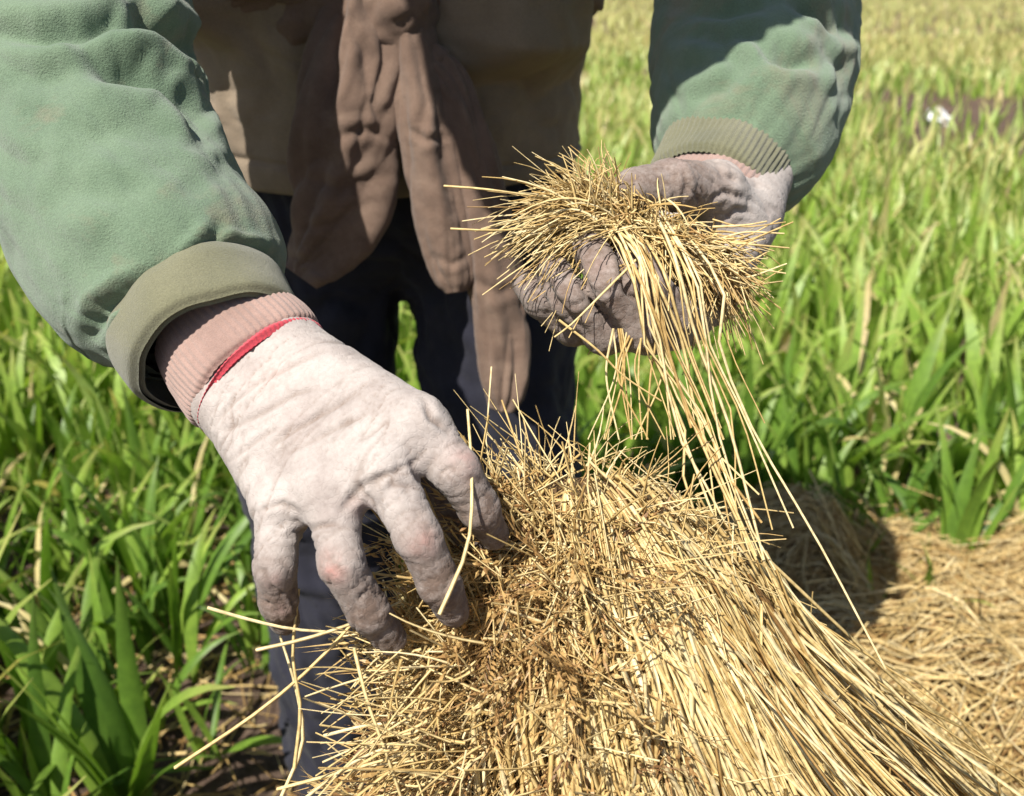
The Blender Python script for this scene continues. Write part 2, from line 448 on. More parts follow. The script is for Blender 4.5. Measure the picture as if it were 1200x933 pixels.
parts_v, parts_f, parts_t, parts_a, off = [], [], [], [], 0
def add_field(n, y0, y1, segs, hmul, wmul, near_only=False, power=1.0):
    global off
    u = rng.random(n)
    y = (y0 ** power + u * (y1 ** power - y0 ** power)) ** (1 / power)
    x = (rng.random(n) * 2 - 1) * (y * 0.85 + 1.3)
    # drilled in loose tufts
    cell = 0.085 * max(1, y0 / 4)
    q = np.stack([np.round(x / cell), np.round(y / cell)], 1)
    jx = (_h(q[:, 0], q[:, 1], q[:, 0] * 0, 3) % 1000) / 1000.0 - 0.5; jy = (_h(q[:, 0], q[:, 1], q[:, 0] * 0, 4) % 1000) / 1000.0 - 0.5
    th = (_h(q[:, 0], q[:, 1], q[:, 0] * 0, 5) % 1000) / 1000.0
    x = (q[:, 0] + jx * 0.9) * cell + rng.normal(size=n) * cell * 0.16
    y = (q[:, 1] + jy * 0.9) * cell + rng.normal(size=n) * cell * 0.16
    st, wk = bare(x, y)
    dens = noise(np.stack([x * 0.45, y * 0.45, 0 * x], 1), 21)
    keep = ~(st & (rng.random(n) > 0.06)) & ~(wk & (rng.random(n) > 0.05)) & (rng.random(n) < 0.95 + dens)
    keep &= ~((y < 2.0) & (np.abs(x) < y * 0.55 + 0.14) & near_only)
    x, y, th = x[keep], y[keep], th[keep]; n = len(x)
    g = noise(np.stack([x * 0.25, y * 0.12, 0 * x], 1), 31)
    hgt = (0.20 + 0.13 * rng.random(n)) * (0.75 + 0.5 * th) * (1 + 0.5 * g) * hmul
    b = np.stack([x, y, soil_h(x, y) - 0.008], 1)
    v, f, a, per = blades(b, rng.random(n) * 6.283, hgt, (0.009 + 0.008 * rng.random(n)) * wmul, np.abs(rng.normal(0.12, 0.13, n)), np.abs(rng.normal(0.75, 0.6, n)), segs, rng.normal(0, 0.7, n))
    far = np.clip((y - 2) / 16, 0, 1)
    t = np.clip(0.56 + 0.24 * g + 0.26 * (rng.random(n) - 0.5) + 0.45 * far + 0.2 * (th - 0.5), 0.0, 0.90)
    dead = rng.random(n) < 0.045 + 0.16 * far + 0.10 * np.clip(g, 0, 1)
    t = np.where(dead, 0.9 + 0.1 * rng.random(n), t)
    parts_v.append(v); parts_f.append(f + off); parts_a.append(a); parts_t.append(np.repeat(t, per)); off += len(v)
add_field(17000, 0.3, 3.2, 6, 1.25, 2.2, True)
add_field(40000, 3.0, 8.0, 4, 1.05, 2.0)
add_field(50000, 7.8, 20.0, 3, 1.05, 2.8, power=1.3)
add_field(46000, 19.0, 80.0, 2, 1.1, 5.5, power=1.2)
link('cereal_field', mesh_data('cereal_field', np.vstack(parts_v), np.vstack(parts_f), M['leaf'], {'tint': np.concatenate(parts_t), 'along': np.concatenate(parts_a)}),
     kind='stuff', label='young green cereal crop stretching away behind the worker', category='crop')

# far hedge line closing the field
def hedge():
    n = 9000
    x = (rng.random(n) * 2 - 1) * 60; y = 82 + rng.normal(0, 1.2, n)
    top = 2.6 + 1.5 * noise(np.stack([x * 0.25, 0 * x, 0 * x], 1), 2)
    z = rng.random(n) * top
    c = np.stack([x, y, z], 1); u = nrm(rng.normal(size=(n, 3))); w = nrm(np.cross(u, rng.normal(size=(n, 3))))
    s = 0.22
    v = np.stack([c - u * s, c + w * s, c + u * s, c - w * s], 1).reshape(-1, 3)
    link('hedge', mesh_data('hedge', v, np.arange(n * 4).reshape(-1, 4), M['tree'], {'tint': np.repeat(rng.random(n), 4)}), kind='stuff',
         label='dark hedge line at the far end of the field', category='hedge')
hedge()

# single plants near the worker, leaf by leaf
LEAF = []
for i in range(14):
    one = lambda v: np.array([v])
    v, f, a, per = blades(np.zeros((1, 3)), one(0.0), one(1.0), one(0.062 + 0.02 * random.random()), one(0.04), one([0.15, 0.3, 0.5, 0.75, 1.0, 1.35, 1.8][i % 7]), 9, one(random.uniform(-1.0, 1.0)), True)
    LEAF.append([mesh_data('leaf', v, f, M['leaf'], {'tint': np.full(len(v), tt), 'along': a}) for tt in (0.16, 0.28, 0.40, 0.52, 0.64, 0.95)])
def plant(loc, height, n, label, group=None, wide=1.0, spread=0.35, dry=0.08, name='cereal_plant', lean=None):
    e = empty(name, loc, label, 'plant', group)
    for k in range(n):
        tone = 5 if random.random() < dry else random.choice([0, 1, 1, 2, 2, 3, 3, 4])
        j = random.choice([4, 5, 6] if tone == 5 else [0, 1, 2, 3, 4, 5, 6]) + random.choice([0, 7])
        o = bpy.data.objects.new('leaf', LEAF[j][tone]); COL.objects.link(o); o.parent = e
        Lk = height * random.uniform(0.6, 1.12)
        o.location = (random.gauss(0, 0.012), random.gauss(0, 0.012), random.uniform(0, 0.06) * height)
        hd = random.uniform(0, 6.283)
        o.rotation_euler = (0, abs(random.gauss(0.0, spread)) * (1.6 if tone == 5 else 1), hd)
        o.scale = (Lk, Lk * wide * random.uniform(0.8, 1.15) * (0.5 if tone == 5 else 1), Lk)
    return e

def gz(p): return (p[0], p[1], float(soil_h(np.array([p[0]]), np.array([p[1]]))[0]) - 0.006)
G1 = 'foreground plants of the young crop'
plant(gz(ground(150, 965)), 0.40, 11, 'largest broad-leaved green plant in the lower left corner', G1, 1.25, 0.30, 0.1)
plant(gz(ground(40, 925)), 0.30, 8, 'low green plant with dry leaves at the lower left edge', G1, 1.0, 0.5, 0.3)
plant(gz(ground(245, 905)), 0.24, 7, 'small green plant close beside the navy trouser leg, lower left', G1, 1.0, 0.45, 0.15)
plant(gz(ground(215, 800)), 0.34, 9, 'upright green plant just left of the navy trouser leg', G1, 1.1, 0.28, 0.08)
plant(gz(ground(60, 780)), 0.33, 9, 'green plant left behind the largest broad-leaved one', G1, 1.1, 0.32, 0.12)
plant(gz(ground(1110, 690)), 0.34, 10, 'tall bright green plant rising behind the cut straw at right', G1, 1.25, 0.22, 0.1)
plant(gz(ground(1000, 670)), 0.26, 8, 'green plant at the edge of the cut straw, right of the sheaf', G1, 1.1, 0.4, 0.15)
plant(gz(ground(1195, 672)), 0.36, 10, 'tall green plant at the right edge of the picture above the straw', G1, 1.25, 0.25, 0.1)
taken = [ground(*q) for q in ((150, 965), (40, 925), (245, 905), (215, 800), (60, 780), (1110, 690), (1000, 670), (1195, 672))]
for iy in range(12):
    for ix in range(26):
        x = -1.15 + ix * 0.092 + random.uniform(-0.035, 0.035); y = 1.0 + iy * 0.092 + random.uniform(-0.035, 0.035)
        if abs(x) > y * 0.55 + 0.12 or any(math.hypot(x - t[0], y - t[1]) < 0.075 for t in taken): continue
        if bare(np.array([x]), np.array([y]))[1][0] or (x > 0.2 and y < 1.80): continue
        if random.random() < 0.10: continue
        if x < -0.3: lab, gr = ('green cereal plant in the front rows at the left, near the bottom of the picture' if y < 1.3 else 'green cereal plant in the middle rows left of the worker' if y < 1.62 else 'green cereal plant under the green sleeve in the back rows at left'), 'cereal plants left of the worker'
        elif x < 0.42: lab, gr = 'green cereal plant standing behind the worker and the sheaf', 'cereal plants behind the worker'
        else: lab, gr = 'green cereal plant in the stand behind the cut straw at right', 'cereal plants behind the cut straw'
        plant(gz((x, y)), random.uniform(0.22, 0.33) * (1.3 if x > 0.3 else 1.05), random.randint(6, 9), lab, gr, 1.25 if x > 0.3 else 1.1, 0.33, 0.10)

# white litter on the bare strip
def litter():
    c = ground(1098, 143, 0.03)
    u, v = np.meshgrid(np.linspace(0, 1, 26), np.linspace(0, 2 * math.pi, 40, endpoint=False), indexing='ij')
    r = np.sin(u * math.pi)
    d = np.stack([np.cos(v) * r, np.sin(v) * r, np.cos(u * math.pi)], -1).reshape(-1, 3)
    k = 1 + 0.9 * noise(d * 1.6, 3) - 0.5 * np.abs(noise(d * 4.3, 5))
    p = d * k[:, None] * np.array([0.085, 0.08, 0.06]) + np.array([c[0], c[1], 0.06])
    link('plastic_bag', mesh_data('plastic_bag', p, grid_faces(26, 40, True), M['plastic'], smooth=False), label='crumpled white plastic scrap on the bare soil strip, far right', category='litter')
litter()

# ------------------------------------------------------------------ the worker
BASE = np.array([-0.14, 1.12, 0.0])
person = empty('person', BASE, 'person in green jacket and navy trousers bending forward, gathering straw with gloved hands', 'person')

def tube(pts, nu, nv, side_ref, disp=None, wrap_noise=None):
    """pts rows: x y z a b ; a = half width along side_ref, b = half thickness. returns verts, faces, s, theta, normals"""
    C, s = spline(pts, nu)
    c = C[:, :3]; t = nrm(np.gradient(c, axis=0))
    side = nrm(side_ref - (t @ side_ref)[:, None] * t); n = np.cross(side, t)
    th = np.linspace(0, 2 * math.pi, nv, endpoint=False)
    d = side[:, None] * np.cos(th)[None, :, None] * C[:, 3][:, None, None] + n[:, None] * np.sin(th)[None, :, None] * C[:, 4][:, None, None]
    v = (c[:, None] + d).reshape(-1, 3)
    f = grid_faces(nu, nv, True)
    S_ = np.repeat(s, nv); T_ = np.tile(th, nu)
    nor = nrm(d / (np.maximum(np.stack([C[:, 3]] * 3, -1), 1e-6)[:, None] ** 1)).reshape(-1, 3)
    return v, f, S_, T_, nor, C
def crease(v, nor, lines, front=True):
    """press fold lines into a surface: each line = (polyline of measured points, depth m, width m)"""
    uv, d = pix(v)
    vis = (nor * nrm(EYE - v)).sum(1)
    h = np.zeros(len(v))
    for line, dep, wid in lines:
        L = np.asarray(line, float)
        best = np.full(len(v), 1e9); tt = np.zeros(len(v))
        tot = len(L) - 1
        for i in range(tot):
            a, b = L[i], L[i + 1]; ab = b - a
            t = np.clip(((uv - a) @ ab) / (ab @ ab), 0, 1)
            q = np.linalg.norm(uv - (a + t[:, None] * ab), axis=1)
            tt = np.where(q < best, (i + t) / tot, tt); best = np.minimum(best, q)
        r = best / FPX * d
        fade = np.sin(np.clip(tt, 0.04, 0.96) * math.pi) ** 0.5 * np.clip(vis * 3 + 0.3, 0, 1)
        h += fade * dep * (-np.exp(-(r / wid) ** 2) + 0.55 * np.exp(-((r - 2.3 * wid) / (1.3 * wid)) ** 2))
    return h
def shell(v, f, thick, nor):
    """give an open tube its cloth thickness"""
    n = len(v)
    return np.vstack([v, v - nor * thick]), np.vstack([f, f[:, ::-1] + n])

# --- sleeves ---------------------------------------------------------------
def sleeve(pts, side, lines, seed, amp, nu=300, nv=240, puff=None):
    v, f, s, th, nor, C = tube(pts, nu, nv, np.asarray(side, float))
    r = C[:, 3].mean()
    q = np.stack([s * 13 + np.cos(th) * 1.3 + 0.8 * np.sin(th), np.cos(th) * 1.5, np.sin(th) * 1.5], 1)
    q = q + 0.5 * np.stack([noise(q * 0.8, seed + 9)] * 3, 1)
    n1 = noise(q, seed); n2 = noise(q * np.array([2.2, 2.0, 2.0]), seed + 1)
    ramp_s = np.clip(s / 0.03, 0, 1)
    h = amp * (1.3 * np.abs(n1) - 0.35 + 0.45 * np.abs(n2)) * (0.35 + 0.65 * np.clip(s / 0.16, 0, 1)) * ramp_s
    h += 0.0014 * noise(np.stack([s * 55, np.cos(th) * 6, np.sin(th) * 6], 1), seed + 3)
    v = v + nor * h[:, None]
    N = vnormals(v, f); sg = np.sign((N * nor).sum(1).mean()); N = N * sg
    v = v + nor * crease(v, N, lines)[:, None]
    return v, f, nor
# near arm (left in the picture): cuff -> forearm -> elbow -> shoulder
near_pts = [(*P(241, 385, 0.550), 0.040, 0.037), (*P(231, 368, 0.555), 0.051, 0.047), (*P(209, 332, 0.564), 0.063, 0.060), (*P(163, 274, 0.582), 0.067, 0.066),
            (*P(104, 150, 0.615), 0.071, 0.071), (*P(80, 40, 0.645), 0.074, 0.076), (*P(90, -70, 0.70), 0.074, 0.080), (-0.268, 0.84, 1.17, 0.066, 0.074), (-0.255, 0.91, 1.27, 0.070, 0.080), (-0.21, 0.96, 1.36, 0.065, 0.08)]
nl = [([(-20, 34), (60, 44), (130, 32), (178, 44), (205, 66)], 0.010, 0.0055), ([(95, 60), (130, 84), (190, 100), (238, 132)], 0.010, 0.005),
      ([(150, 0), (178, 30), (240, 70)], 0.014, 0.006), ([(20, 95), (90, 88), (160, 100)], 0.003, 0.006), ([(195, 112), (225, 140), (240, 165)], 0.006, 0.004),
      ([(258, 268), (243, 290), (215, 312)], 0.006, 0.0028), ([(245, 288), (280, 300), (318, 300)], 0.008, 0.003), ([(112, 388), (122, 362), (150, 344), (185, 330)], 0.007, 0.0035),
      ([(40, 250), (90, 225), (160, 215)], 0.0016, 0.006), ([(80, 330), (130, 280), (150, 235)], 0.0015, 0.007), ([(200, 235), (255, 205), (270, 210)], 0.0015, 0.005), ([(60, 180), (140, 150), (215, 165)], 0.002, 0.007)]
sv1, sf1, sn1 = sleeve(near_pts, (0.9, 0.1, 0.35), nl, 41, 0.005)
far_pts = [(*P(848, 206, 0.683), 0.040, 0.040), (*P(856, 189, 0.692), 0.053, 0.052), (*P(866, 163, 0.705), 0.062, 0.062), (*P(878, 110, 0.735), 0.070, 0.070), (*P(880, 40, 0.77), 0.075, 0.077),
           (0.205, 0.90, 1.085, 0.078, 0.082), (0.195, 0.94, 1.20, 0.080, 0.088), (0.12, 0.96, 1.30, 0.080, 0.088), (0.05, 0.95, 1.37, 0.07, 0.085)]
fl = [([(800, 40), (850, 48), (900, 38)], 0.008, 0.006), ([(800, 85), (850, 70), (910, 80)], 0.006, 0.006), ([(905, 50), (930, 72), (960, 78)], 0.008, 0.005), ([(880, 48), (905, 68), (925, 76)], 0.007, 0.005),
      ([(930, 5), (960, 15), (985, 40)], 0.009, 0.005), ([(800, 118), (850, 100), (870, 86)], 0.005, 0.006), ([(960, 50), (985, 75), (990, 110)], 0.006, 0.005), ([(790, 10), (850, 18), (900, 5)], 0.008, 0.006),
      ([(910, 245), (905, 215), (880, 180)], 0.003, 0.004), ([(960, 120), (935, 170), (915, 220)], 0.002, 0.007)]
sv2, sf2, sn2 = sleeve(far_pts, (0.9, -0.1, -0.3), fl, 77, 0.006)
# back and shoulders of the jacket, open at the front
yoke = [(-0.14, 1.19, 0.98, 0.220, 0.14), (-0.135, 1.16, 1.10, 0.220, 0.145), (-0.13, 1.09, 1.24, 0.220, 0.145), (-0.13, 0.99, 1.36, 0.20, 0.13), (-0.13, 0.89, 1.42, 0.11, 0.08), (-0.13, 0.85, 1.44, 0.070, 0.070)]
yv, yf, ys, yth, ynor, yC = tube(yoke, 120, 160, np.array([1.0, 0, 0]))
yq = np.stack([ys * 7, np.cos(yth) * 2.5, np.sin(yth) * 2.5], 1)
yv = yv + ynor * (0.012 * np.abs(noise(yq, 3)))[:, None]
keep = np.ones(len(yf), bool)
cc = yv[yf].mean(1); cen = np.array([-0.13, 1.0, 1.2])
front = ynor[yf[:, 0]] @ np.array([0, -0.75, -0.65])
keep = (front < 0.25) | (ys[yf[:, 0]] > 0.50)
yf = yf[keep]
parts = [(sv1, sf1, sn1), (sv2, sf2, sn2), (yv, yf, ynor)]
V, F, o_ = [], [], 0
for v, f, n in parts:
    a, b = shell(v, f, 0.004, n); V.append(a); F.append(b + o_); o_ += len(a)
jacket = link('jacket', mesh_data('jacket', np.vstack(V), np.vstack(F), M['jacket']), person, label='green fleece jacket with dirt-stained sleeves')

def band(name, pts, side, ribs, rib_d, mat, parent, thick=0.003, nu=40, label=None, seed=1, wob=0.002):
    nv = max(120, ribs * 7) if ribs else 160
    v, f, s, th, nor, C = tube(pts, nu, nv, np.asarray(side, float))
    h = wob * noise(np.stack([s * 25, np.cos(th) * 1.6, np.sin(th) * 1.6], 1), seed)
    if ribs: h = h + rib_d * np.cos(th * ribs) * (0.7 + 0.3 * noise(np.stack([s * 90, th * 4, 0 * s], 1), seed + 2))
    L = s.max(); e = np.minimum(s, L - s)
    h = h - thick * np.exp(-(e / 0.0022) ** 2)
    v = v + nor * h[:, None]
    a, b = shell(v, f, thick, nor)
    return link(name, mesh_data(name, a, b, mat), parent, label=label)
# knitted jacket cuffs
band('sleeve_cuff', [(*P(260, 416, 0.537), 0.0480, 0.0470), (*P(252, 400, 0.542), 0.0505, 0.0490), (*P(240, 376, 0.550), 0.0510, 0.0490), (*P(230, 356, 0.556), 0.047, 0.046)], (0.9, 0.1, 0.35), 0, 0, M['cuff'], jacket, 0.0032, 46, seed=5, wob=0.0035)
band('sleeve_cuff', [(*P(826, 239, 0.664), 0.042, 0.041), (*P(833, 228, 0.671), 0.044, 0.043), (*P(844, 209, 0.683), 0.045, 0.045), (*P(856, 186, 0.697), 0.046, 0.046)], (0.9, -0.1, -0.3), 70, 0.0007, M['cuff'], jacket, 0.004, 40, seed=8, wob=0.003)

# --- gloves ------------------------------------------------------------------
def glove(name, joints, wrist, radii, cell, frame_u, frame_v, pinks, lines, label, grime_far, seed, arm, base=0.07, sep=0.0022, ck=1.0):
    """joints: dict finger -> list of points from knuckle to tip; wrist: (point, side, half width, half thickness)"""
    allp = np.vstack([np.vstack(j) for j in joints.values()] + [wrist[0][None]])
    lo, hi = allp.min(0) - 0.05, allp.max(0) + 0.05
    Fd = Field(lo, hi, cell)
    palm = None
    w, side, hw, ht = wrist
    k = {'index': 0.62, 'middle': 0.22, 'ring': -0.22, 'little': -0.62}
    fing = None
    for nm, j in joints.items():
        r = radii[nm]
        if nm == 'thumb':
            c = Fd.chain(j, r, 0.004)
            palm = smin(palm, Fd.cone(j[0], j[1], r[0] * 1.15, r[1]), 0.014)
        else:
            a = w + side * hw * k[nm]
            m = Fd.cone(a, j[0], ht * 0.86, r[0] * 1.12)
            palm = m if palm is None else smin(palm, m, 0.012)
            c = Fd.chain(j, r, 0.004)
        fing = c if fing is None else smin(fing, c, sep)
    # meat between the knuckles
    order = ['index', 'middle', 'ring', 'little']
    for a, b in zip(order[:-1], order[1:]):
        palm = smin(palm, Fd.cone(joints[a][0], joints[b][0], radii[a][0] * 0.92, radii[b][0] * 0.92), 0.008)
    D = smin(palm, fing, 0.0055)
    back = w - arm * 0.035
    for sgn in (-0.55, 0.0, 0.55):
        D = smin(D, Fd.cone(back + side * hw * sgn, w + side * hw * sgn, ht * 0.88, ht * 0.88), 0.012)
    v, f = Fd.surface(D)
    v = relax(v, f, 2, 0.5)
    N = vnormals(v, f)
    u = (v - w) @ frame_u; q = (v - w) @ frame_v; z = (v - w) @ np.cross(frame_u, frame_v)
    # distance along the fingers, for grime and knuckle creases
    grime = np.zeros(len(v)); kn = np.zeros(len(v))
    near = np.full(len(v), 1e9)
    for nm, j in joints.items():
        acc = 0.0; tot = sum(np.linalg.norm(np.subtract(j[i + 1], j[i])) for i in range(len(j) - 1))
        for i in range(len(j) - 1):
            a, b = np.asarray(j[i]), np.asarray(j[i + 1]); d = b - a; L = np.linalg.norm(d)
            t = np.clip((v - a) @ d / L ** 2, 0, 1)
            dist = np.linalg.norm(v - a - t[:, None] * d, axis=1)
            al = (acc + t * L) / tot
            better = dist < near
            grime = np.where(better, al, grime); near = np.minimum(near, dist)
            acc += L
    onf = np.clip((0.022 - near) / 0.006, 0, 1)
    wp = np.stack([u, q, z], 1)
    warp = 0.35 * np.stack([noise(wp * 40, seed + 5)] * 3, 1)
    a1 = noise(np.stack([u * 95, q * 17, z * 17], 1) + warp, seed); a2 = noise(np.stack([u * 210, q * 40, z * 40], 1) + warp * 2, seed + 1)
    a3 = noise(wp * 150, seed + 2)
    mask = np.clip(0.75 + 0.9 * noise(wp * 22, seed + 7), 0, 1.2)
    c1 = np.clip(1 - np.abs(a1) / 0.085, 0, 1); c2 = np.clip(1 - np.abs(a2) / 0.10, 0, 1)
    h = -0.0013 * c1 * mask - 0.00060 * c2 * mask + 0.0002 * a3 + 0.0006 * noise(wp * 60, seed + 3)
    a4 = noise(np.stack([grime * 17, q * 26, z * 26], 1) + warp, seed + 11)
    c3 = np.clip(1 - np.abs(a4) / 0.11, 0, 1) * onf * np.clip(grime * 4, 0, 1)
    h = h - 0.0007 * c3
    v = v + N * h[:, None]
    hl = crease(v, N, lines); v = v + N * hl[:, None]
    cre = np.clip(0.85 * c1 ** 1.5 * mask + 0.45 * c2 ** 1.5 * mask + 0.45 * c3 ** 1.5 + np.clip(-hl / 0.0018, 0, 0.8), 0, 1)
    cre = cre * ck
    gr = np.clip((grime - 0.24) / 0.40, 0, 1) * onf * 1.05 * grime_far + base
    vis = (N * nrm(EYE - v)).sum(1)
    uv, _d = pix(v)
    pink = np.zeros(len(v))
    for c, rad, amt in pinks:
        pink = np.maximum(pink, amt * np.exp(-(np.linalg.norm(v - c, axis=1) / rad) ** 2))
    return link(name, mesh_data(name, v, f, M['glove'], {'grime': gr, 'pink': pink, 'crease': cre}), person, label=label), (v, f, N)

wn_ = P(300, 436, 0.530)
jn = {
    'index': [P(488, 502, 0.474), P(535, 552, 0.467), P(562, 596, 0.476), P(578, 626, 0.492)],
    'middle': [P(447, 547, 0.466), P(490, 630, 0.453), P(515, 684, 0.462), P(531, 716, 0.476)],
    'ring': [P(388, 577, 0.470), P(401, 662, 0.453), P(432, 717, 0.463), P(458, 748, 0.477)],
    'little': [P(330, 590, 0.483), P(322, 664, 0.472), P(327, 706, 0.484), P(333, 727, 0.496)],
    'thumb': [P(360, 490, 0.545), P(455, 545, 0.540), P(525, 590, 0.530), P(560, 625, 0.530)],
}
ax = nrm(P(430, 545, 0.470) - wn_); sd = nrm(P(489, 500, 0.474) - P(330, 590, 0.483)); sd = nrm(sd - ax * (sd @ ax))
rn = {'index': [0.0138, 0.0107, 0.0095, 0.0077], 'middle': [0.0130, 0.0104, 0.0097, 0.0080], 'ring': [0.0128, 0.0101, 0.0095, 0.0079], 'little': [0.0122, 0.0096, 0.0090, 0.0077], 'thumb': [0.016, 0.0145, 0.0135, 0.012]}
pinks = [(P(502, 640, 0.440), 0.0085, 0.7), (P(388, 668, 0.442), 0.0075, 0.8), (P(318, 690, 0.460), 0.006, 0.6), (P(330, 715, 0.475), 0.006, 0.6), (P(556, 540, 0.46), 0.010, 0.45), (P(420, 590, 0.46), 0.006, 0.3), (P(330, 448, 0.50), 0.012, 0.25), (P(370, 515, 0.49), 0.012, 0.25)]
gl = [([(262, 505), (300, 488), (345, 462), (372, 455)], 0.0012, 0.0013), ([(290, 455), (340, 430), (380, 410)], 0.0009, 0.0012), ([(318, 522), (352, 500), (420, 462)], 0.0014, 0.0013), ([(330, 535), (390, 505), (440, 480)], 0.0009, 0.0011),
      ([(498, 470), (505, 490), (525, 505)], 0.0018, 0.0016), ([(400, 598), (425, 570), (452, 556)], 0.0016, 0.0016), ([(340, 628), (372, 618), (395, 612)], 0.0012, 0.0014), ([(430, 585), (445, 560), (470, 548)], 0.0012, 0.0014),
      ([(250, 500), (275, 470), (300, 452)], 0.0010, 0.0011), ([(270, 540), (310, 510), (330, 500)], 0.0010, 0.0011), ([(300, 600), (330, 590), (352, 600)], 0.0010, 0.0012), ([(480, 540), (490, 560), (505, 575)], 0.0014, 0.0013)]
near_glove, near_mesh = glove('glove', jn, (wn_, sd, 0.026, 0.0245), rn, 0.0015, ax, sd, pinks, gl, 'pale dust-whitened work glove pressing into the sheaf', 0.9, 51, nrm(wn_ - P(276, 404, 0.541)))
band('glove_cuff', [(*P(305, 440, 0.529), 0.0405, 0.0315), (*P(293, 426, 0.533), 0.0415, 0.0325), (*P(274, 406, 0.541), 0.0395, 0.033), (*P(249, 378, 0.553), 0.0350, 0.031)], sd, 62, 0.00045, M['glove_cuff'], near_glove, 0.0025, 60, seed=3, wob=0.0022)
band('cuff_edge', [(*P(312, 448, 0.5265), 0.0388, 0.0302), (*P(308.5, 444, 0.5278), 0.0407, 0.0318), (*P(304.5, 440, 0.529), 0.0395, 0.0308)], sd, 90, 0.0003, M['red'], near_glove, 0.0012, 12, 'red stitched edge between glove and cuff', 4, 0.0012)

wf = P(846, 240, 0.660)
jf = {
    'index': [P(832, 348, 0.622), P(792, 370, 0.574), P(760, 334, 0.556), P(741, 300, 0.564)],
    'middle': [P(796, 374, 0.620), P(750, 387, 0.567), P(712, 334, 0.553), P(692, 291, 0.562)],
    'ring': [P(760, 384, 0.626), P(708, 392, 0.577), P(668, 348, 0.564), P(648, 319, 0.571)],
    'little': [P(724, 380, 0.638), P(670, 384, 0.592), P(634, 352, 0.580), P(618, 333, 0.587)],
    'thumb': [P(858, 262, 0.640), P(838, 222, 0.616), P(790, 217, 0.594), P(742, 221, 0.582)],
}
axf = nrm(P(775, 380, 0.620) - wf); sdf = nrm(P(840, 350, 0.630) - P(716, 380, 0.640)); sdf = nrm(sdf - axf * (sdf @ axf))
rf = {'index': [0.0145, 0.0116, 0.0108, 0.0100], 'middle': [0.0148, 0.0118, 0.0110, 0.0102], 'ring': [0.0142, 0.0114, 0.0106, 0.0097], 'little': [0.0135, 0.0104, 0.0098, 0.0090], 'thumb': [0.020, 0.0165, 0.0150, 0.0120]}
fgl = [([(727, 290), (735, 340), (768, 380)], 0.0032, 0.0022), ([(671, 298), (690, 345), (728, 392)], 0.0032, 0.0022), ([(634, 322), (650, 352), (688, 392)], 0.0030, 0.0020), ([(800, 196), (805, 215), (800, 238)], 0.0014, 0.0015), ([(838, 190), (848, 205), (870, 215)], 0.0014, 0.0016), ([(830, 235), (850, 225), (868, 232)], 0.0014, 0.0016), ([(845, 260), (862, 245), (880, 250)], 0.0012, 0.0015),
       ([(690, 335), (705, 345), (722, 338)], 0.0011, 0.0012), ([(655, 350), (670, 358), (684, 352)], 0.0010, 0.0012), ([(735, 345), (750, 352), (765, 345)], 0.0010, 0.0012), ([(775, 210), (780, 222), (776, 236)], 0.0009, 0.0012)]
far_glove, far_mesh = glove('glove', jf, (wf, sdf, 0.027, 0.0245), rf, 0.0016, axf, sdf, [(P(700, 310, 0.55), 0.008, 0.35), (P(790, 200, 0.585), 0.008, 0.3)], fgl, 'brown-stained work glove closed round a handful of straw', 0.72, 61, nrm(P(826, 239, 0.664) - P(856, 186, 0.697)), 0.10, 0.0010, 0.45)
band('glove_cuff', [(*P(827, 251, 0.652), 0.0365, 0.035), (*P(834, 240, 0.661), 0.0385, 0.037), (*P(846, 220, 0.676), 0.0370, 0.036), (*P(856, 200, 0.692), 0.036, 0.035)], (0.9, -0.1, -0.3), 58, 0.0005, M['glove_cuff'], far_glove, 0.0025, 40, seed=13, wob=0.003)

# --- trousers ----------------------------------------------------------------
def trousers():
    lx, rx = -0.228, -0.016
    Fd = Field((-0.42, 0.86, 0.0), (0.17, 1.40, 1.08), 0.0052)
    fl_ = np.array([0, 1.0, 0])
    D = Fd.cone((-0.135, 1.12, 0.92), (-0.13, 1.10, 1.02), 0.185, 0.18, fl_, 0.72)
    L = [(lx + 0.012, 1.12, 0.86), (lx, 1.085, 0.52), (lx + 0.004, 1.13, 0.05)]
    Rr = [(rx - 0.010, 1.12, 0.86), (rx + 0.005, 1.09, 0.52), (rx + 0.012, 1.15, 0.05)]
    for leg in (L, Rr):
        D = smin(D, smin(Fd.cone(leg[0], leg[1], 0.093, 0.084), Fd.cone(leg[1], leg[2], 0.083, 0.080), 0.02), 0.03)
    D = np.maximum(D, (0.04 - Fd.Z) + 0 * D)
    v, f = Fd.surface(D)
    v = relax(v, f, 3)
    N = vnormals(v, f)
    sidex = np.where(v[:, 0] < -0.115, lx, rx)
    th = np.arctan2(v[:, 1] - 1.11, v[:, 0] - sidex)
    leg_i = (v[:, 0] < -0.115) * 7.3
    q = np.stack([v[:, 2] * 9 + 1.2 * np.cos(th + 0.6) + leg_i, np.cos(th) * 1.2, np.sin(th) * 1.2 + leg_i], 1)
    q = q + 0.5 * np.stack([noise(q * 1.3, 4)] * 3, 1)
    h = 0.017 * (np.abs(noise(q, 14)) - 0.25) + 0.009 * np.abs(noise(q * 2.1, 15)) + 0.003 * noise(v * 45, 16)
    v = v + N * h[:, None]
    return link('trousers', mesh_data('trousers', v, f, M['trousers']), person, label='dark navy work trousers')
trousers()

# boots
for sx, sy in ((-0.216, 1.13), (-0.008, 1.15)):
    Fd = Field((sx - 0.08, sy - 0.26, -0.03), (sx + 0.08, sy + 0.14, 0.24), 0.006)
    D = smin(Fd.cone((sx, sy, 0.05), (sx, sy, 0.21), 0.052, 0.056), Fd.cone((sx, sy + 0.03, 0.045), (sx, sy - 0.16, 0.032), 0.048, 0.042), 0.03)
    D = np.maximum(D, (-0.006 - Fd.Z) + 0 * D)
    v, f = Fd.surface(D)
    link('boot', mesh_data('boot', relax(v, f, 1), f, M['boot']), person)

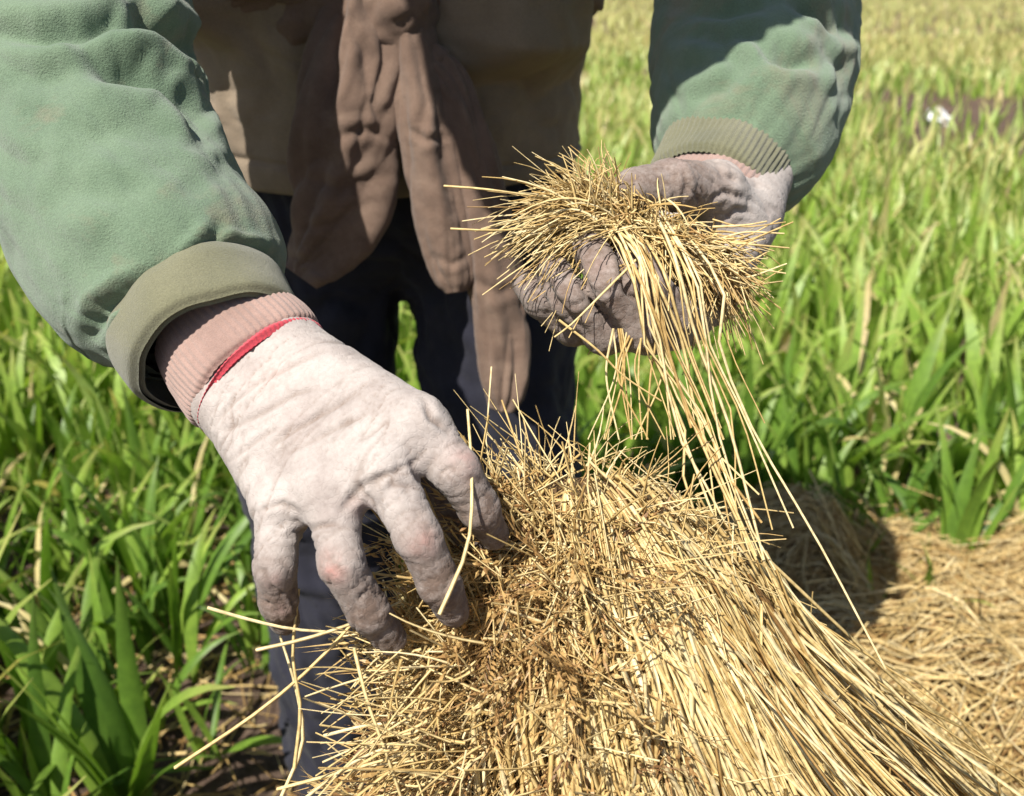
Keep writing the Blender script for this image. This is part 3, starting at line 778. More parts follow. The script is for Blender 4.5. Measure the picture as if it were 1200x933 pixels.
# --- shirt -------------------------------------------------------------------
def shirt():
    pts = [(-0.138, 1.115, 0.882, 0.203, 0.136), (-0.138, 1.113, 0.896, 0.206, 0.139), (-0.137, 1.11, 0.925, 0.205, 0.141), (-0.136, 1.105, 0.97, 0.200, 0.142), (-0.134, 1.09, 1.05, 0.198, 0.142), (-0.13, 1.06, 1.17, 0.195, 0.138), (-0.13, 1.00, 1.27, 0.19, 0.122), (-0.13, 0.93, 1.36, 0.14, 0.10), (-0.13, 0.88, 1.40, 0.07, 0.07)]
    v, f, s, th, nor, C = tube(pts, 260, 260, np.array([1.0, 0, 0]))
    q = np.stack([s * 11 + 0.7 * np.cos(th * 1 + 0.4), np.cos(th) * 2.2, np.sin(th) * 2.2], 1)
    q = q + 0.45 * np.stack([noise(q, 4)] * 3, 1)
    h = 0.013 * np.abs(noise(q, 24)) * np.clip(s / 0.05, 0.15, 1) + 0.006 * np.abs(noise(q * 2.3, 25)) + 0.004 * np.exp(-((s - 0.0) / 0.018) ** 2)
    h -= 0.003 * np.exp(-((s - 0.022) / 0.0022) ** 2)
    h += 0.0008 * noise(np.stack([s * 120, th * 30, 0 * s], 1), 5)
    sm = lambda t: np.clip(t, 0, 1) ** 2 * (3 - 2 * np.clip(t, 0, 1))      # belly overhang shaped to shade the shirt either side of the knot
    h += 0.060 * sm((np.abs(v[:, 0] + 0.15) - 0.075) / 0.05) * sm((v[:, 2] - 0.975 + 0.12 * (v[:, 0] + 0.14)) / 0.05) * np.clip(-nor[:, 1] * 1.5, 0, 1)
    v = v + nor * h[:, None]
    a, b = shell(v, f, 0.003, nor)
    return link('shirt', mesh_data('shirt', a, b, M['shirt']), person, label='earth-brown jersey shirt hanging over the trousers')
shirt()

# --- brown cloth knotted round the waist -------------------------------------
def cloth_strip(name, pts, side, seed, parent, amp=0.009, nu=150, nv=110, pleats=3, label=None, lines=()):
    v, f, s, th, nor, C = tube(pts, nu, nv, np.asarray(side, float))
    L = s.max()
    w = C[:, 3].repeat(nv)
    across = np.cos(th)
    ph = 2.2 * noise(np.stack([s * 7, 0 * s, 0 * s], 1), seed) + 1.2 * s / L
    h = 0.20 * amp * np.cos(across * pleats * math.pi * 0.9 + ph) * (0.3 + 0.7 * np.exp(-s / L * 1.2))
    q = np.stack([s * 8.5 + across * 0.9, across * 1.1, np.sin(th) * 0.6], 1); q = q + 0.35 * np.stack([noise(q, seed + 4)] * 3, 1)
    h += 1.35 * amp * (np.abs(noise(q, seed + 1)) - 0.2) + 0.16 * amp * np.abs(noise(q * 2.3, seed + 2)) + 0.0006 * noise(v * 90, seed + 3)
    v = v + nor * h[:, None]
    N_ = vnormals(v, f); N_ = N_ * np.sign((N_ * nor).sum(1).mean())
    v = v + nor * (0.5 * crease(v, N_, lines))[:, None]
    caps = []
    vc = np.vstack([v, C[0, :3][None], C[-1, :3][None]])
    n = len(v); j = np.arange(nv)
    caps = np.vstack([np.stack([np.full(nv, n), (j + 1) % nv, j], 1), np.stack([np.full(nv, n + 1), (nu - 1) * nv + j, (nu - 1) * nv + (j + 1) % nv], 1)])
    return link(name, mesh_data(name, vc, [f, caps], M['scarf']), parent, label=label)
def waist_cloth():
    n = 220; a = np.linspace(0, 2 * math.pi, n, endpoint=False)
    c = np.stack([-0.136 + 0.212 * np.cos(a), 1.10 + 0.150 * np.sin(a), 1.058 - 0.004 * np.sin(a) + 0.010 * np.sin(3 * a)], 1)
    t = nrm(np.roll(c, -1, 0) - np.roll(c, 1, 0)); up = np.array([0, 0, 1.0]); sd_ = nrm(np.cross(t, up)); m = 60
    th = np.linspace(0, 2 * math.pi, m, endpoint=False)
    q = np.stack([np.repeat(a, m) * 3 + 0.8 * np.tile(np.sin(th), n), np.tile(np.cos(th), n) * 1.5, np.tile(np.sin(th), n) * 2.5], 1)
    r = 1 + 0.35 * (np.abs(noise(q, 5)) - 0.2) + 0.2 * np.abs(noise(q * 2, 6))
    v = c[:, None] + (sd_[:, None] * np.cos(th)[None, :, None] * 0.018 + up * np.sin(th)[None, :, None] * 0.034) * r.reshape(n, m)[..., None]
    i = np.arange(n)[:, None]; j = np.arange(m)[None]
    f = np.stack(np.broadcast_arrays(i * m + j, i * m + (j + 1) % m, ((i + 1) % n) * m + (j + 1) % m, ((i + 1) % n) * m + j), -1).reshape(-1, 4)
    wc = link('waist_cloth', mesh_data('waist_cloth', v.reshape(-1, 3), f, M['scarf']), person, label='brown cloth wrapped and knotted round the waist')
    # knot
    Fd = Field(P(430, 15, 0.90) - 0.13, P(430, 15, 0.90) + 0.13, 0.004)
    D = smin(Fd.cone(P(360, 20, 0.91), P(470, 2, 0.88), 0.024, 0.030), Fd.cone(P(455, 30, 0.885), P(500, 75, 0.90), 0.024, 0.020), 0.012)
    D = smin(D, Fd.cone(P(345, 35, 0.92), P(385, 8, 0.90), 0.020, 0.024), 0.008)
    v, f = Fd.surface(D); v = relax(v, f, 2); N = vnormals(v, f)
    v = v + N * (0.010 * (np.abs(noise(v * np.array([30, 30, 60]), 3)) - 0.2) + 0.003 * np.abs(noise(v * 90, 4)))[:, None]
    link('knot', mesh_data('knot', v, f, M['scarf']), wc)
    cloth_strip('hanging_end', [(*P(432, -6, 0.885), 0.026, 0.020), (*P(424, 50, 0.885), 0.040, 0.021), (*P(410, 130, 0.895), 0.046, 0.023), (*P(404, 200, 0.915), 0.046, 0.022), (*P(390, 260, 0.93), 0.038, 0.019), (*P(366, 305, 0.94), 0.024, 0.014), (*P(352, 325, 0.94), 0.014, 0.008)], (1.0, 0.12, 0.25), 31, wc, 0.012, 180, 130, 2.2, 'broad left end of the knotted brown cloth', [([(408, 20), (398, 80), (372, 150)], 0.008, 0.005), ([(448, 5), (452, 70), (440, 120), (446, 150)], 0.008, 0.004), ([(405, 15), (425, 60), (430, 100)], 0.006, 0.004), ([(395, 160), (430, 152), (460, 165)], 0.005, 0.004), ([(352, 205), (395, 222), (455, 205)], 0.005, 0.005), ([(345, 270), (390, 262), (430, 240)], 0.004, 0.004), ([(360, 110), (350, 170), (352, 230)], 0.005, 0.005), ([(340, 300), (365, 308), (385, 295)], 0.004, 0.003)])
    cloth_strip('hanging_end', [(*P(478, 40, 0.885), 0.018, 0.015), (*P(490, 110, 0.89), 0.024, 0.016), (*P(505, 190, 0.905), 0.026, 0.017), (*P(520, 270, 0.92), 0.024, 0.016), (*P(531, 325, 0.928), 0.019, 0.012), (*P(534, 343, 0.93), 0.010, 0.006)], (1.0, 0.1, 0.1), 32, wc, 0.008, 150, 100, 1.5, 'short right end of the knotted brown cloth', [([(490, 60), (500, 120), (490, 170)], 0.005, 0.004), ([(478, 150), (500, 165), (525, 160)], 0.004, 0.003), ([(510, 110), (518, 190), (530, 250)], 0.005, 0.004), ([(510, 300), (530, 310), (548, 300)], 0.003, 0.003)])
    cloth_strip('hanging_end', [(*P(488, 62, 0.895), 0.018, 0.015), (*P(520, 105, 0.90), 0.024, 0.017), (*P(550, 190, 0.915), 0.027, 0.017), (*P(572, 290, 0.935), 0.027, 0.016), (*P(588, 390, 0.955), 0.025, 0.014), (*P(592, 455, 0.965), 0.020, 0.011), (*P(590, 482, 0.97), 0.009, 0.006)], (1.0, 0.1, 0.1), 33, wc, 0.009, 170, 100, 1.5, 'long right end of the knotted brown cloth', [([(530, 110), (555, 190), (570, 260)], 0.005, 0.004), ([(560, 330), (585, 345), (605, 335)], 0.004, 0.004), ([(575, 370), (585, 430), (590, 470)], 0.004, 0.004), ([(500, 85), (520, 92), (545, 120)], 0.004, 0.003)])
waist_cloth()

# --- body under the clothes, head above the picture ---------------------------
def body():
    Fd = Field((-0.42, 0.52, 0.30), (0.30, 1.30, 1.74), 0.0085)
    H = np.array([-0.09, 0.62, 1.47])
    D = Fd.cone((-0.135, 1.12, 0.92), (-0.13, 1.07, 1.17), 0.11, 0.11)
    D = smin(D, Fd.cone((-0.13, 1.07, 1.17), (-0.13, 0.95, 1.34), 0.11, 0.085), 0.03)
    for p in ([(-0.21, 0.95, 1.34), (-0.268, 0.84, 1.17), P(92, 20, 0.655), P(290, 424, 0.534)], [(0.03, 0.95, 1.34), (0.19, 0.94, 1.20), (0.205, 0.90, 1.085), P(850, 215, 0.68)]):
        D = smin(D, Fd.chain(p, [0.055, 0.045, 0.040, 0.024], 0.02), 0.03)
    for x in (-0.205, -0.03): D = smin(D, Fd.cone((x, 1.12, 0.88), (x, 1.09, 0.36), 0.075, 0.055), 0.03)
    D = smin(D, Fd.cone((-0.13, 0.93, 1.37), H, 0.055, 0.055), 0.02)
    fd = nrm(np.array([0, -0.80, -0.60])); upn = nrm(np.array([0, -0.60, 0.80]))
    D = smin(D, Fd.cone(H + upn * 0.06 - fd * 0.02, H + upn * 0.045 + fd * 0.02, 0.088, 0.086), 0.02)
    D = smin(D, Fd.cone(H + fd * 0.03, H + fd * 0.06 - upn * 0.05, 0.062, 0.045), 0.02)      # jaw and chin
    D = smin(D, Fd.cone(H + fd * 0.085 + upn * 0.05, H + fd * 0.118 + upn * 0.005, 0.010, 0.015), 0.008)   # nose
    for s in (-1, 1):
        D = smin(D, Fd.cone(H + np.array([s * 0.086, 0, 0]) + upn * 0.04, H + np.array([s * 0.088, 0, 0]) + upn * 0.005, 0.016, 0.010), 0.008)   # ears
        D = smin(D, Fd.cone(H + np.array([s * 0.02, 0, 0]) + fd * 0.10 + upn * 0.058, H + np.array([s * 0.05, 0, 0]) + fd * 0.088 + upn * 0.056, 0.010, 0.009), 0.010)  # brows
    D = smin(D, Fd.cone(H + np.array([-0.02, 0, 0]) + fd * 0.098 - upn * 0.03, H + np.array([0.02, 0, 0]) + fd * 0.098 - upn * 0.03, 0.009, 0.009), 0.006)   # lips
    v, f = Fd.surface(D)
    link('body', mesh_data('body', relax(v, f, 1), f, M['skin']), person)
    Fh = Field(H - 0.28, H + 0.33, 0.009)
    C = H + upn * 0.095
    D = smin(Fh.cone(C, C + upn * 0.035, 0.094, 0.080), Fh.cone(C - upn * 0.008, C - upn * 0.004, 0.205, 0.205, upn, 0.045), 0.01)  # unseen hat, added with a wide brim to shade the far sleeve
    v, f = Fh.surface(D)
    link('shade_hat', mesh_data('shade_hat', relax(v, f, 2), f, M['shade_hat']), person)
body()

# ------------------------------------------------------------------ straw
def straw_mesh(name, pts, rad, tint, mat='straw', sides=3):
    v, f = strands(pts, rad, sides)
    k = pts.shape[1] * sides
    return mesh_data(name, v, f, M[mat], {'tint': np.repeat(np.clip(tint, 0, 1), k)})
def taper(n, k, r, tip=0.55):
    return r[:, None] * np.linspace(1, tip, k)[None]
def stalk_parts(parent, pts, rad, tint, name='stalk', sides=4):
    off_ = np.array(parent.location)
    for i in range(len(pts)):
        c = pts[i, 0] - off_
        me = straw_mesh(name, (pts[i:i + 1] - pts[i, 0]), rad[i:i + 1], tint[i:i + 1], 'straw', sides)
        o = bpy.data.objects.new(name, me); COL.objects.link(o); o.parent = parent; o.location = c

def ear_template(seed, n=15, L=0.046):
    r = np.random.default_rng(seed)
    V, F, o = [], [], 0
    octf = np.array([(0, 1, 2), (0, 2, 3), (0, 3, 4), (0, 4, 1), (5, 2, 1), (5, 3, 2), (5, 4, 3), (5, 1, 4)])
    for i in range(n):
        z = L * i / n; a = i * math.pi + r.normal(0, 0.5)
        out = np.array([math.cos(a), math.sin(a), 0]); d = nrm(out * (0.35 + r.random() * 0.35) + np.array([0, 0, 1.0]))
        ln = 0.0098 * (1 - 0.3 * i / n) * r.uniform(0.8, 1.2); b = np.array([0, 0, z]) + out * 0.0008
        s1 = nrm(np.cross(d, out + 0.01)); s2 = np.cross(d, s1); w = 0.00105 * r.uniform(0.7, 1.15)
        m = b + d * ln * 0.42
        V += [b, m + s1 * w, m + s2 * w, m - s1 * w, m - s2 * w, b + d * ln]; F.append(octf + o); o += 6
        if r.random() < 0.75:                       # awn
            e = b + d * ln; t = e + nrm(d + r.normal(0, 0.18, 3)) * r.uniform(0.006, 0.022)
            V += [e + s1 * 0.0004, e - s1 * 0.0004, t]; F.append(np.array([[o, o + 1, o + 2]])); o += 3
    return np.array(V), np.vstack(F)
EARS = [ear_template(i) for i in range(6)]
def frames(d):
    d = nrm(d); ref = nrm(rng.normal(size=d.shape)); a = nrm(np.cross(d, ref)); b = np.cross(d, a)
    return a, b, d
def ears_mesh(name, pos, dirs, size, tint):
    V, F, T, o = [], [], [], 0
    a, b, d = frames(dirs)
    for i in range(len(pos)):
        tv, tf = EARS[i % 6]
        v = pos[i] + size[i] * (tv[:, :1] * a[i] + tv[:, 1:2] * b[i] + tv[:, 2:] * d[i])
        V.append(v); F.append(tf + o); o += len(v); T.append(np.full(len(v), tint[i]) + rng.normal(0, 0.10, len(v)))
    return mesh_data(name, np.vstack(V), np.vstack(F), M['ear'], {'tint': np.clip(np.concatenate(T), 0, 1)}, smooth=False)

# --- the sheaf -----------------------------------------------------------------
ZK = np.array([0.0, 0.30, 0.60, 0.71, 0.755, 0.78, 0.80, 0.81])
RX = np.array([0.34, 0.25, 0.158, 0.106, 0.084, 0.062, 0.038, 0.008])
RY = np.array([0.22, 0.17, 0.118, 0.092, 0.074, 0.056, 0.034, 0.008])
CX = np.array([0.30, 0.19, 0.080, 0.048, 0.042, 0.036, 0.032, 0.032])
CY = np.array([0.62, 0.56, 0.492, 0.480, 0.480, 0.484, 0.488, 0.490])
def sheaf(z, ph, r=1.0):
    z = np.asarray(z, float)
    lump = 1 + 0.12 * noise(np.stack([np.cos(ph) * 2 + 0 * z, np.sin(ph) * 2 + 0 * z, z * 9], -1).reshape(-1, 3), 71).reshape(z.shape)
    k = r * lump
    return np.stack([np.interp(z, ZK, CX) + k * np.interp(z, ZK, RX) * np.cos(ph), np.interp(z, ZK, CY) + k * np.interp(z, ZK, RY) * np.sin(ph), z + 0 * ph], -1)
sheaf_root = empty('straw_sheaf', (0.30, 0.62, 0.0), 'big standing sheaf of golden dry straw with its ears under the gloved hand', 'sheaf')
def make_sheaf():
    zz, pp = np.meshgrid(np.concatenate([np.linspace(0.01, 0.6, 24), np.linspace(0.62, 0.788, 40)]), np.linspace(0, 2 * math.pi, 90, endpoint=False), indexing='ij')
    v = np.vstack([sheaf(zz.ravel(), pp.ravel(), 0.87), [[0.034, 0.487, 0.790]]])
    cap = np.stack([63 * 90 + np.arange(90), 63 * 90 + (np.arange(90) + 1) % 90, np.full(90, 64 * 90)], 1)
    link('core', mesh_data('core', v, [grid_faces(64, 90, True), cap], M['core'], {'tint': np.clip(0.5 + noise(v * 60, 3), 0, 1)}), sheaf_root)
    def flow(n, ph, z0, z1, r0, r1, k=8, wob=0.010, swirl=0.10):
        t = np.linspace(0, 1, k)[None]
        z = z0[:, None] + (z1 - z0)[:, None] * t
        p = ph[:, None] + swirl * rng.normal(size=(n, 1)) * (t - 0.3)
        q = sheaf(z, p, (r0[:, None] + (r1 - r0)[:, None] * t))
        bend = rng.normal(size=(n, 1, 3)) * wob
        return q + bend * (np.sin(t * math.pi) - 0.3)[..., None]
    # body of the sheaf: stalks laid down its side
    n = 3400
    ph = rng.random(n) * 2 * math.pi
    ph = np.where(rng.random(n) < 0.70, rng.uniform(-2.9, 0.45, n), ph)
    z0 = rng.uniform(0.56, 0.80, n); z1 = z0 - rng.uniform(0.30, 0.62, n); z1 = np.maximum(z1, 0.01)
    low = rng.random(n) < 0.28
    z0 = np.where(low, rng.uniform(0.35, 0.7, n), z0); z1 = np.where(low, np.maximum(z0 - rng.uniform(0.3, 0.6, n), 0.005), z1)
    r = rng.uniform(0.86, 1.05, n)
    pts = flow(n, ph, z0, z1, r, r + rng.normal(0, 0.03, n))
    tint = rng.beta(2.2, 1.8, n) * 0.85 + 0.1
    link('straw_mass', straw_mesh('straw_mass', pts, taper(n, 8, 0.0004 + 0.0010 * rng.random(n) ** 1.5, 0.9), tint), sheaf_root, kind='stuff')
    # paler stalks drawn down the right side
    n = 1500
    ph = rng.uniform(-1.8, 0.5, n); z0 = rng.uniform(0.70, 0.809, n); z1 = z0 - rng.uniform(0.34, 0.60, n)
    r = rng.uniform(0.98, 1.14, n)
    link('outer_straw', straw_mesh('outer_straw', flow(n, ph, z0, z1, r, r + rng.normal(0.01, 0.03, n), 8, 0.012, 0.16), taper(n, 8, 0.0004 + 0.0011 * rng.random(n) ** 1.6, 0.9), rng.beta(1.8, 1.1, n)), sheaf_root, kind='stuff')
    # outer stalks one can pick out
    n = 250
    ph = np.where(rng.random(n) < 0.68, rng.uniform(-1.6, 0.3, n), rng.uniform(-2.5, -1.5, n)); z0 = rng.uniform(0.70, 0.808, n); z1 = z0 - rng.uniform(0.34, 0.62, n)
    r = rng.uniform(1.07, 1.17, n)
    pts = flow(n, ph, z0, z1, r, r + rng.normal(0.02, 0.03, n), 8, 0.014, np.where(rng.random(n) < 0.3, 0.75, 0.2)[:, None])
    stalk_parts(sheaf_root, pts, taper(n, 8, rng.uniform(0.0009, 0.00155, n), 0.85), rng.uniform(0.45, 1.0, n))
    # loose stalks slipping off the right side
    n = 240
    ph = rng.uniform(-1.0, 0.35, n); z0 = rng.uniform(0.60, 0.79, n); z1 = z0 - rng.uniform(0.28, 0.5, n)
    pts = flow(n, ph, z0, z1, rng.uniform(1.02, 1.14, n), rng.uniform(1.0, 1.6, n), 8, 0.03, 0.4)
    link('loose_straw', straw_mesh('loose_straw', pts, taper(n, 8, rng.uniform(0.0006, 0.0013, n), 0.8), rng.uniform(0.35, 1.0, n)), sheaf_root, kind='stuff')
    # tangle of broken bits over the head of the sheaf
    n = 1050
    ph = np.where(rng.random(n) < 0.93, rng.uniform(-3.1, -1.38, n), rng.uniform(-1.38, 0.5, n)); z = 0.58 + 0.225 * rng.random(n) ** 0.8
    c = sheaf(z, ph, rng.uniform(1.0, 1.07, n))
    out = nrm(c - np.array([0.04, 0.49, 0.70])); 
    d = nrm(rng.normal(size=(n, 3)) * np.where(ph > -1.45, 0.42, 0.9)[:, None] + out * 0.1 + np.array([0.45, -0.1, -0.7])); L = rng.uniform(0.02, 0.11, n)
    t = np.linspace(-0.5, 0.5, 5)[None, :, None]
    pts = c[:, None] + d[:, None] * L[:, None, None] * t + rng.normal(size=(n, 1, 3)) * 0.10 * L[:, None, None] * (t ** 2) * 4
    link('broken_straw', straw_mesh('broken_straw', pts, taper(n, 5, rng.uniform(0.0004, 0.0008, n), 0.5), rng.beta(2.6, 1.3, n)), sheaf_root, kind='stuff')
    # ears: mostly on the side under the hand
    n = 400
    ph = np.where(rng.random(n) < 0.88, rng.uniform(-2.9, -1.55, n), rng.uniform(-1.55, -1.2, n)); z = 0.60 + 0.20 * rng.random(n)
    c = sheaf(z, ph, rng.uniform(0.92, 1.0, n)); out = nrm(c - np.array([0.06, 0.50, 0.72]))
    d = out * 0.45 + rng.normal(size=(n, 3)) * 0.65 + np.array([-0.2, -0.15, -0.35])
    link('ear_mass', ears_mesh('ear_mass', c, d, rng.uniform(0.7, 1.25, n), np.clip(rng.normal(0.45, 0.24, n), 0, 1)), sheaf_root, kind='stuff')
    meshes = [mesh_data('ear', tv, tf, M['ear'], {'tint': np.full(len(tv), tn)}, smooth=False) for (tv, tf), tn in zip(EARS, (0.35, 0.5, 0.6, 0.7, 0.8, 0.9))]
    for i in range(60):
        ph, z = random.uniform(-3.0, -1.4), random.uniform(0.62, 0.79)
        c = sheaf(np.array([z]), np.array([ph]), 1.03)[0] - np.array(sheaf_root.location)
        o = bpy.data.objects.new('ear', meshes[i % 6]); COL.objects.link(o); o.parent = sheaf_root; o.location = c
        dv = Vector((math.cos(ph) * 0.6 + random.gauss(0, 0.5) - 0.2, math.sin(ph) * 0.6 + random.gauss(0, 0.4), random.gauss(-0.1, 0.6)))
        o.rotation_euler = dv.to_track_quat('Z', 'Y').to_euler(); s = random.uniform(0.8, 1.2); o.scale = (s, s, s)
    # chaff
    n = 2600
    ph = rng.uniform(-3.2, -1.5, n); z = 0.58 + 0.225 * rng.random(n)
    c = sheaf(z, ph, rng.uniform(0.97, 1.07, n)); d = nrm(rng.normal(size=(n, 3))); L = rng.uniform(0.006, 0.02, n)
    pts = c[:, None] + d[:, None] * L[:, None, None] * np.linspace(-0.5, 0.5, 3)[None, :, None]
    link('chaff', straw_mesh('chaff', pts, taper(n, 3, rng.uniform(0.0006, 0.0013, n), 0.3), rng.beta(1.8, 1.8, n), 'ear'), sheaf_root, kind='stuff')
    # single stalks standing off the sheaf, measured in the photograph
    def hand_drawn(lines, rad):
        for L in lines:
            p, _ = spline(np.array([P(*q) for q in L]), 9)
            stalk_parts(sheaf_root, p[None], np.array([[rad] * 9]) * np.linspace(1, 0.7, 9)[None], np.array([random.uniform(0.6, 0.95)]))
    hand_drawn([[(205, 900, 0.50), (300, 836, 0.49), (372, 775, 0.485), (440, 700, 0.485)], [(243, 712, 0.47), (300, 728, 0.475), (350, 738, 0.48), (420, 742, 0.49)],
                [(345, 900, 0.49), (352, 830, 0.487), (343, 770, 0.485), (350, 690, 0.485)], [(330, 933, 0.5), (355, 868, 0.495), (345, 800, 0.49), (328, 745, 0.49)],
                [(300, 762, 0.47), (360, 748, 0.472), (420, 728, 0.478), (470, 705, 0.485)], [(325, 925, 0.5), (400, 905, 0.49), (470, 885, 0.48)], [(380, 862, 0.49), (430, 850, 0.485), (480, 846, 0.48)],
                [(345, 945, 0.5), (420, 890, 0.485), (500, 862, 0.475)], [(415, 760, 0.475), (430, 820, 0.47), (455, 890, 0.47), (475, 950, 0.475)], [(515, 720, 0.45), (548, 640, 0.455), (553, 560, 0.46), (548, 480, 0.48)]], 0.0010)
    # spray at the lower left
    n = 110
    a = np.stack([P(x, y, d) for x, y, d in zip(rng.uniform(465, 580, n), rng.uniform(750, 920, n), rng.uniform(0.465, 0.51, n))])
    ang = rng.uniform(math.pi * 0.75, math.pi * 1.45, n); L = 0.02 + 0.05 * rng.random(n) ** 2
    d = np.stack([np.cos(ang), rng.normal(0, 0.3, n) - 0.1, np.sin(ang)], 1)
    t = np.linspace(0, 1, 6)[None, :, None]
    pts = a[:, None] + d[:, None] * L[:, None, None] * t + rng.normal(size=(n, 1, 3)) * 0.012 * t ** 2
    link('side_spray', straw_mesh('side_spray', pts, taper(n, 6, rng.uniform(0.0005, 0.0010, n), 0.5), rng.uniform(0.4, 0.95, n)), sheaf_root, kind='stuff')
    # spray along the top edge
    n = 340
    ph = rng.random(n) * 6.283; z = rng.uniform(0.765, 0.808, n); c = sheaf(z, ph, 1.0)
    d = nrm(nrm(c - np.array([0.04, 0.49, 0.76])) + rng.normal(size=(n, 3)) * 0.5); L = 0.012 + 0.04 * rng.random(n) ** 2
    pts = c[:, None] + d[:, None] * L[:, None, None] * t + rng.normal(size=(n, 1, 3)) * 0.010 * t ** 2
    link('top_spray', straw_mesh('top_spray', pts, taper(n, 6, rng.uniform(0.0004, 0.0009, n), 0.4), rng.uniform(0.35, 0.95, n)), sheaf_root, kind='stuff')
make_sheaf()

# --- the handful in the raised hand ---------------------------------------------
def make_handful():
    root = empty('straw_handful', P(770, 300, 0.585), 'handful of straw in the raised glove with long stalks trailing down', 'straw')
    n = 2300
    w = rng.random(n) ** 1.25
    x = 690 + 155 * w + rng.normal(0, 12, n); y = 248 + 62 * w + rng.normal(0, 13, n)
    d0 = 0.578 + 0.012 * rng.normal(size=n) + 0.012 * w
    a = np.stack([P(*q) for q in zip(x, y, d0)])
    left = np.where(rng.random(n) < 0.95, rng.uniform(R(70), R(208), n), rng.uniform(R(208), R(255), n)); right = rng.normal(R(-35), R(38), n)
    ang = np.where(rng.random(n) < np.clip(1.15 - 1.5 * w, 0.05, 1), left, right)
    ln = np.where(np.cos(ang) < 0, rng.uniform(0.022, 0.062, n) * (0.62 + 0.38 * np.abs(np.cos(ang))), rng.uniform(0.012, 0.036, n))
    d = np.cos(ang)[:, None] * np.array([1.0, 0, 0]) + np.sin(ang)[:, None] * UP - FWD * rng.uniform(-0.15, 0.85, n)[:, None]
    t = np.linspace(0, 1, 6)[None, :, None]
    pts = a[:, None] + nrm(d)[:, None] * ln[:, None, None] * t + (np.array([0, 0, -0.016]) + rng.normal(size=(n, 1, 3)) * 0.007) * t ** 2 * (ln[:, None, None] / 0.05)
    link('straw_tuft', straw_mesh('straw_tuft', pts, taper(n, 6, rng.uniform(0.0004, 0.00085, n), 0.45), np.clip(rng.beta(2, 2.2, n) + 0.1 + 0.25 * (ln / 0.06 - 0.5), 0, 1)), root, kind='stuff')
    # trailing stalks
    n = 110
    u = rng.random(n)
    L = []
    for k in range(n):
        s = rng.random() ** 2.2
        x0 = 746 + 92 * s + rng.normal(0, 12); 
        l = [P(x0 + rng.normal(0, 8) - 18, 262 + 30 * s + rng.normal(0, 12), 0.566), P(x0 + 8 + 6 * rng.normal(), 312 + 15 * s + rng.normal(0, 8), 0.534), P(x0 + 28 + 12 * rng.normal(), 400, 0.540 + 0.01 * rng.random()),
             P(x0 + 62 + rng.normal(0, 14), 500 + rng.normal(0, 10), 0.550), P(x0 + 118 + rng.normal(0, 26), 640 + rng.normal(0, 20), 0.55)]
        if rng.random() < 0.6: l.append(P(x0 + 190 + rng.normal(0, 38), 800 + rng.normal(0, 40), 0.55))
        elif rng.random() < 0.4: l = l[:4]
        L.append(spline(np.array(l), 12)[0])
    L = np.array(L)
    stalk_parts(root, L[:24], taper(24, 12, rng.uniform(0.0005, 0.0012, 24), 0.7), rng.uniform(0.3, 1.0, 24))
    # thin stray ones hanging nearly straight down and a few pointing right
    L = []
    for k in range(14):
        x0 = rng.uniform(715, 800)
        L.append(spline(np.array([P(x0, 385, 0.555), P(x0 - rng.uniform(-10, 18), 440, 0.56), P(x0 - rng.uniform(-25, 30), 515, 0.565)]), 12)[0])
    for k in range(12):
        y0 = rng.uniform(255, 330)
        L.append(spline(np.array([P(835, y0, 0.575), P(872, y0 + rng.normal(0, 8), 0.572), P(900 + rng.uniform(-10, 32), y0 + rng.normal(-5, 14), 0.575)]), 12)[0])
    for q in ([(520, 218, 0.55), (570, 222, 0.55), (640, 232, 0.56), (700, 245, 0.57)], [(528, 268, 0.55), (580, 270, 0.55), (640, 266, 0.56), (700, 262, 0.57)], [(750, 300, 0.545), (705, 345, 0.535), (672, 378, 0.535), (650, 395, 0.54)], [(655, 375, 0.54), (700, 410, 0.54), (730, 440, 0.545), (775, 470, 0.55)]):
        L.append(spline(np.array([P(*p) for p in q]), 12)[0])
    L = np.array(L); stalk_parts(root, L, taper(len(L), 12, rng.uniform(0.0005, 0.0009, len(L)), 0.6), rng.uniform(0.4, 0.95, len(L)))
make_handful()

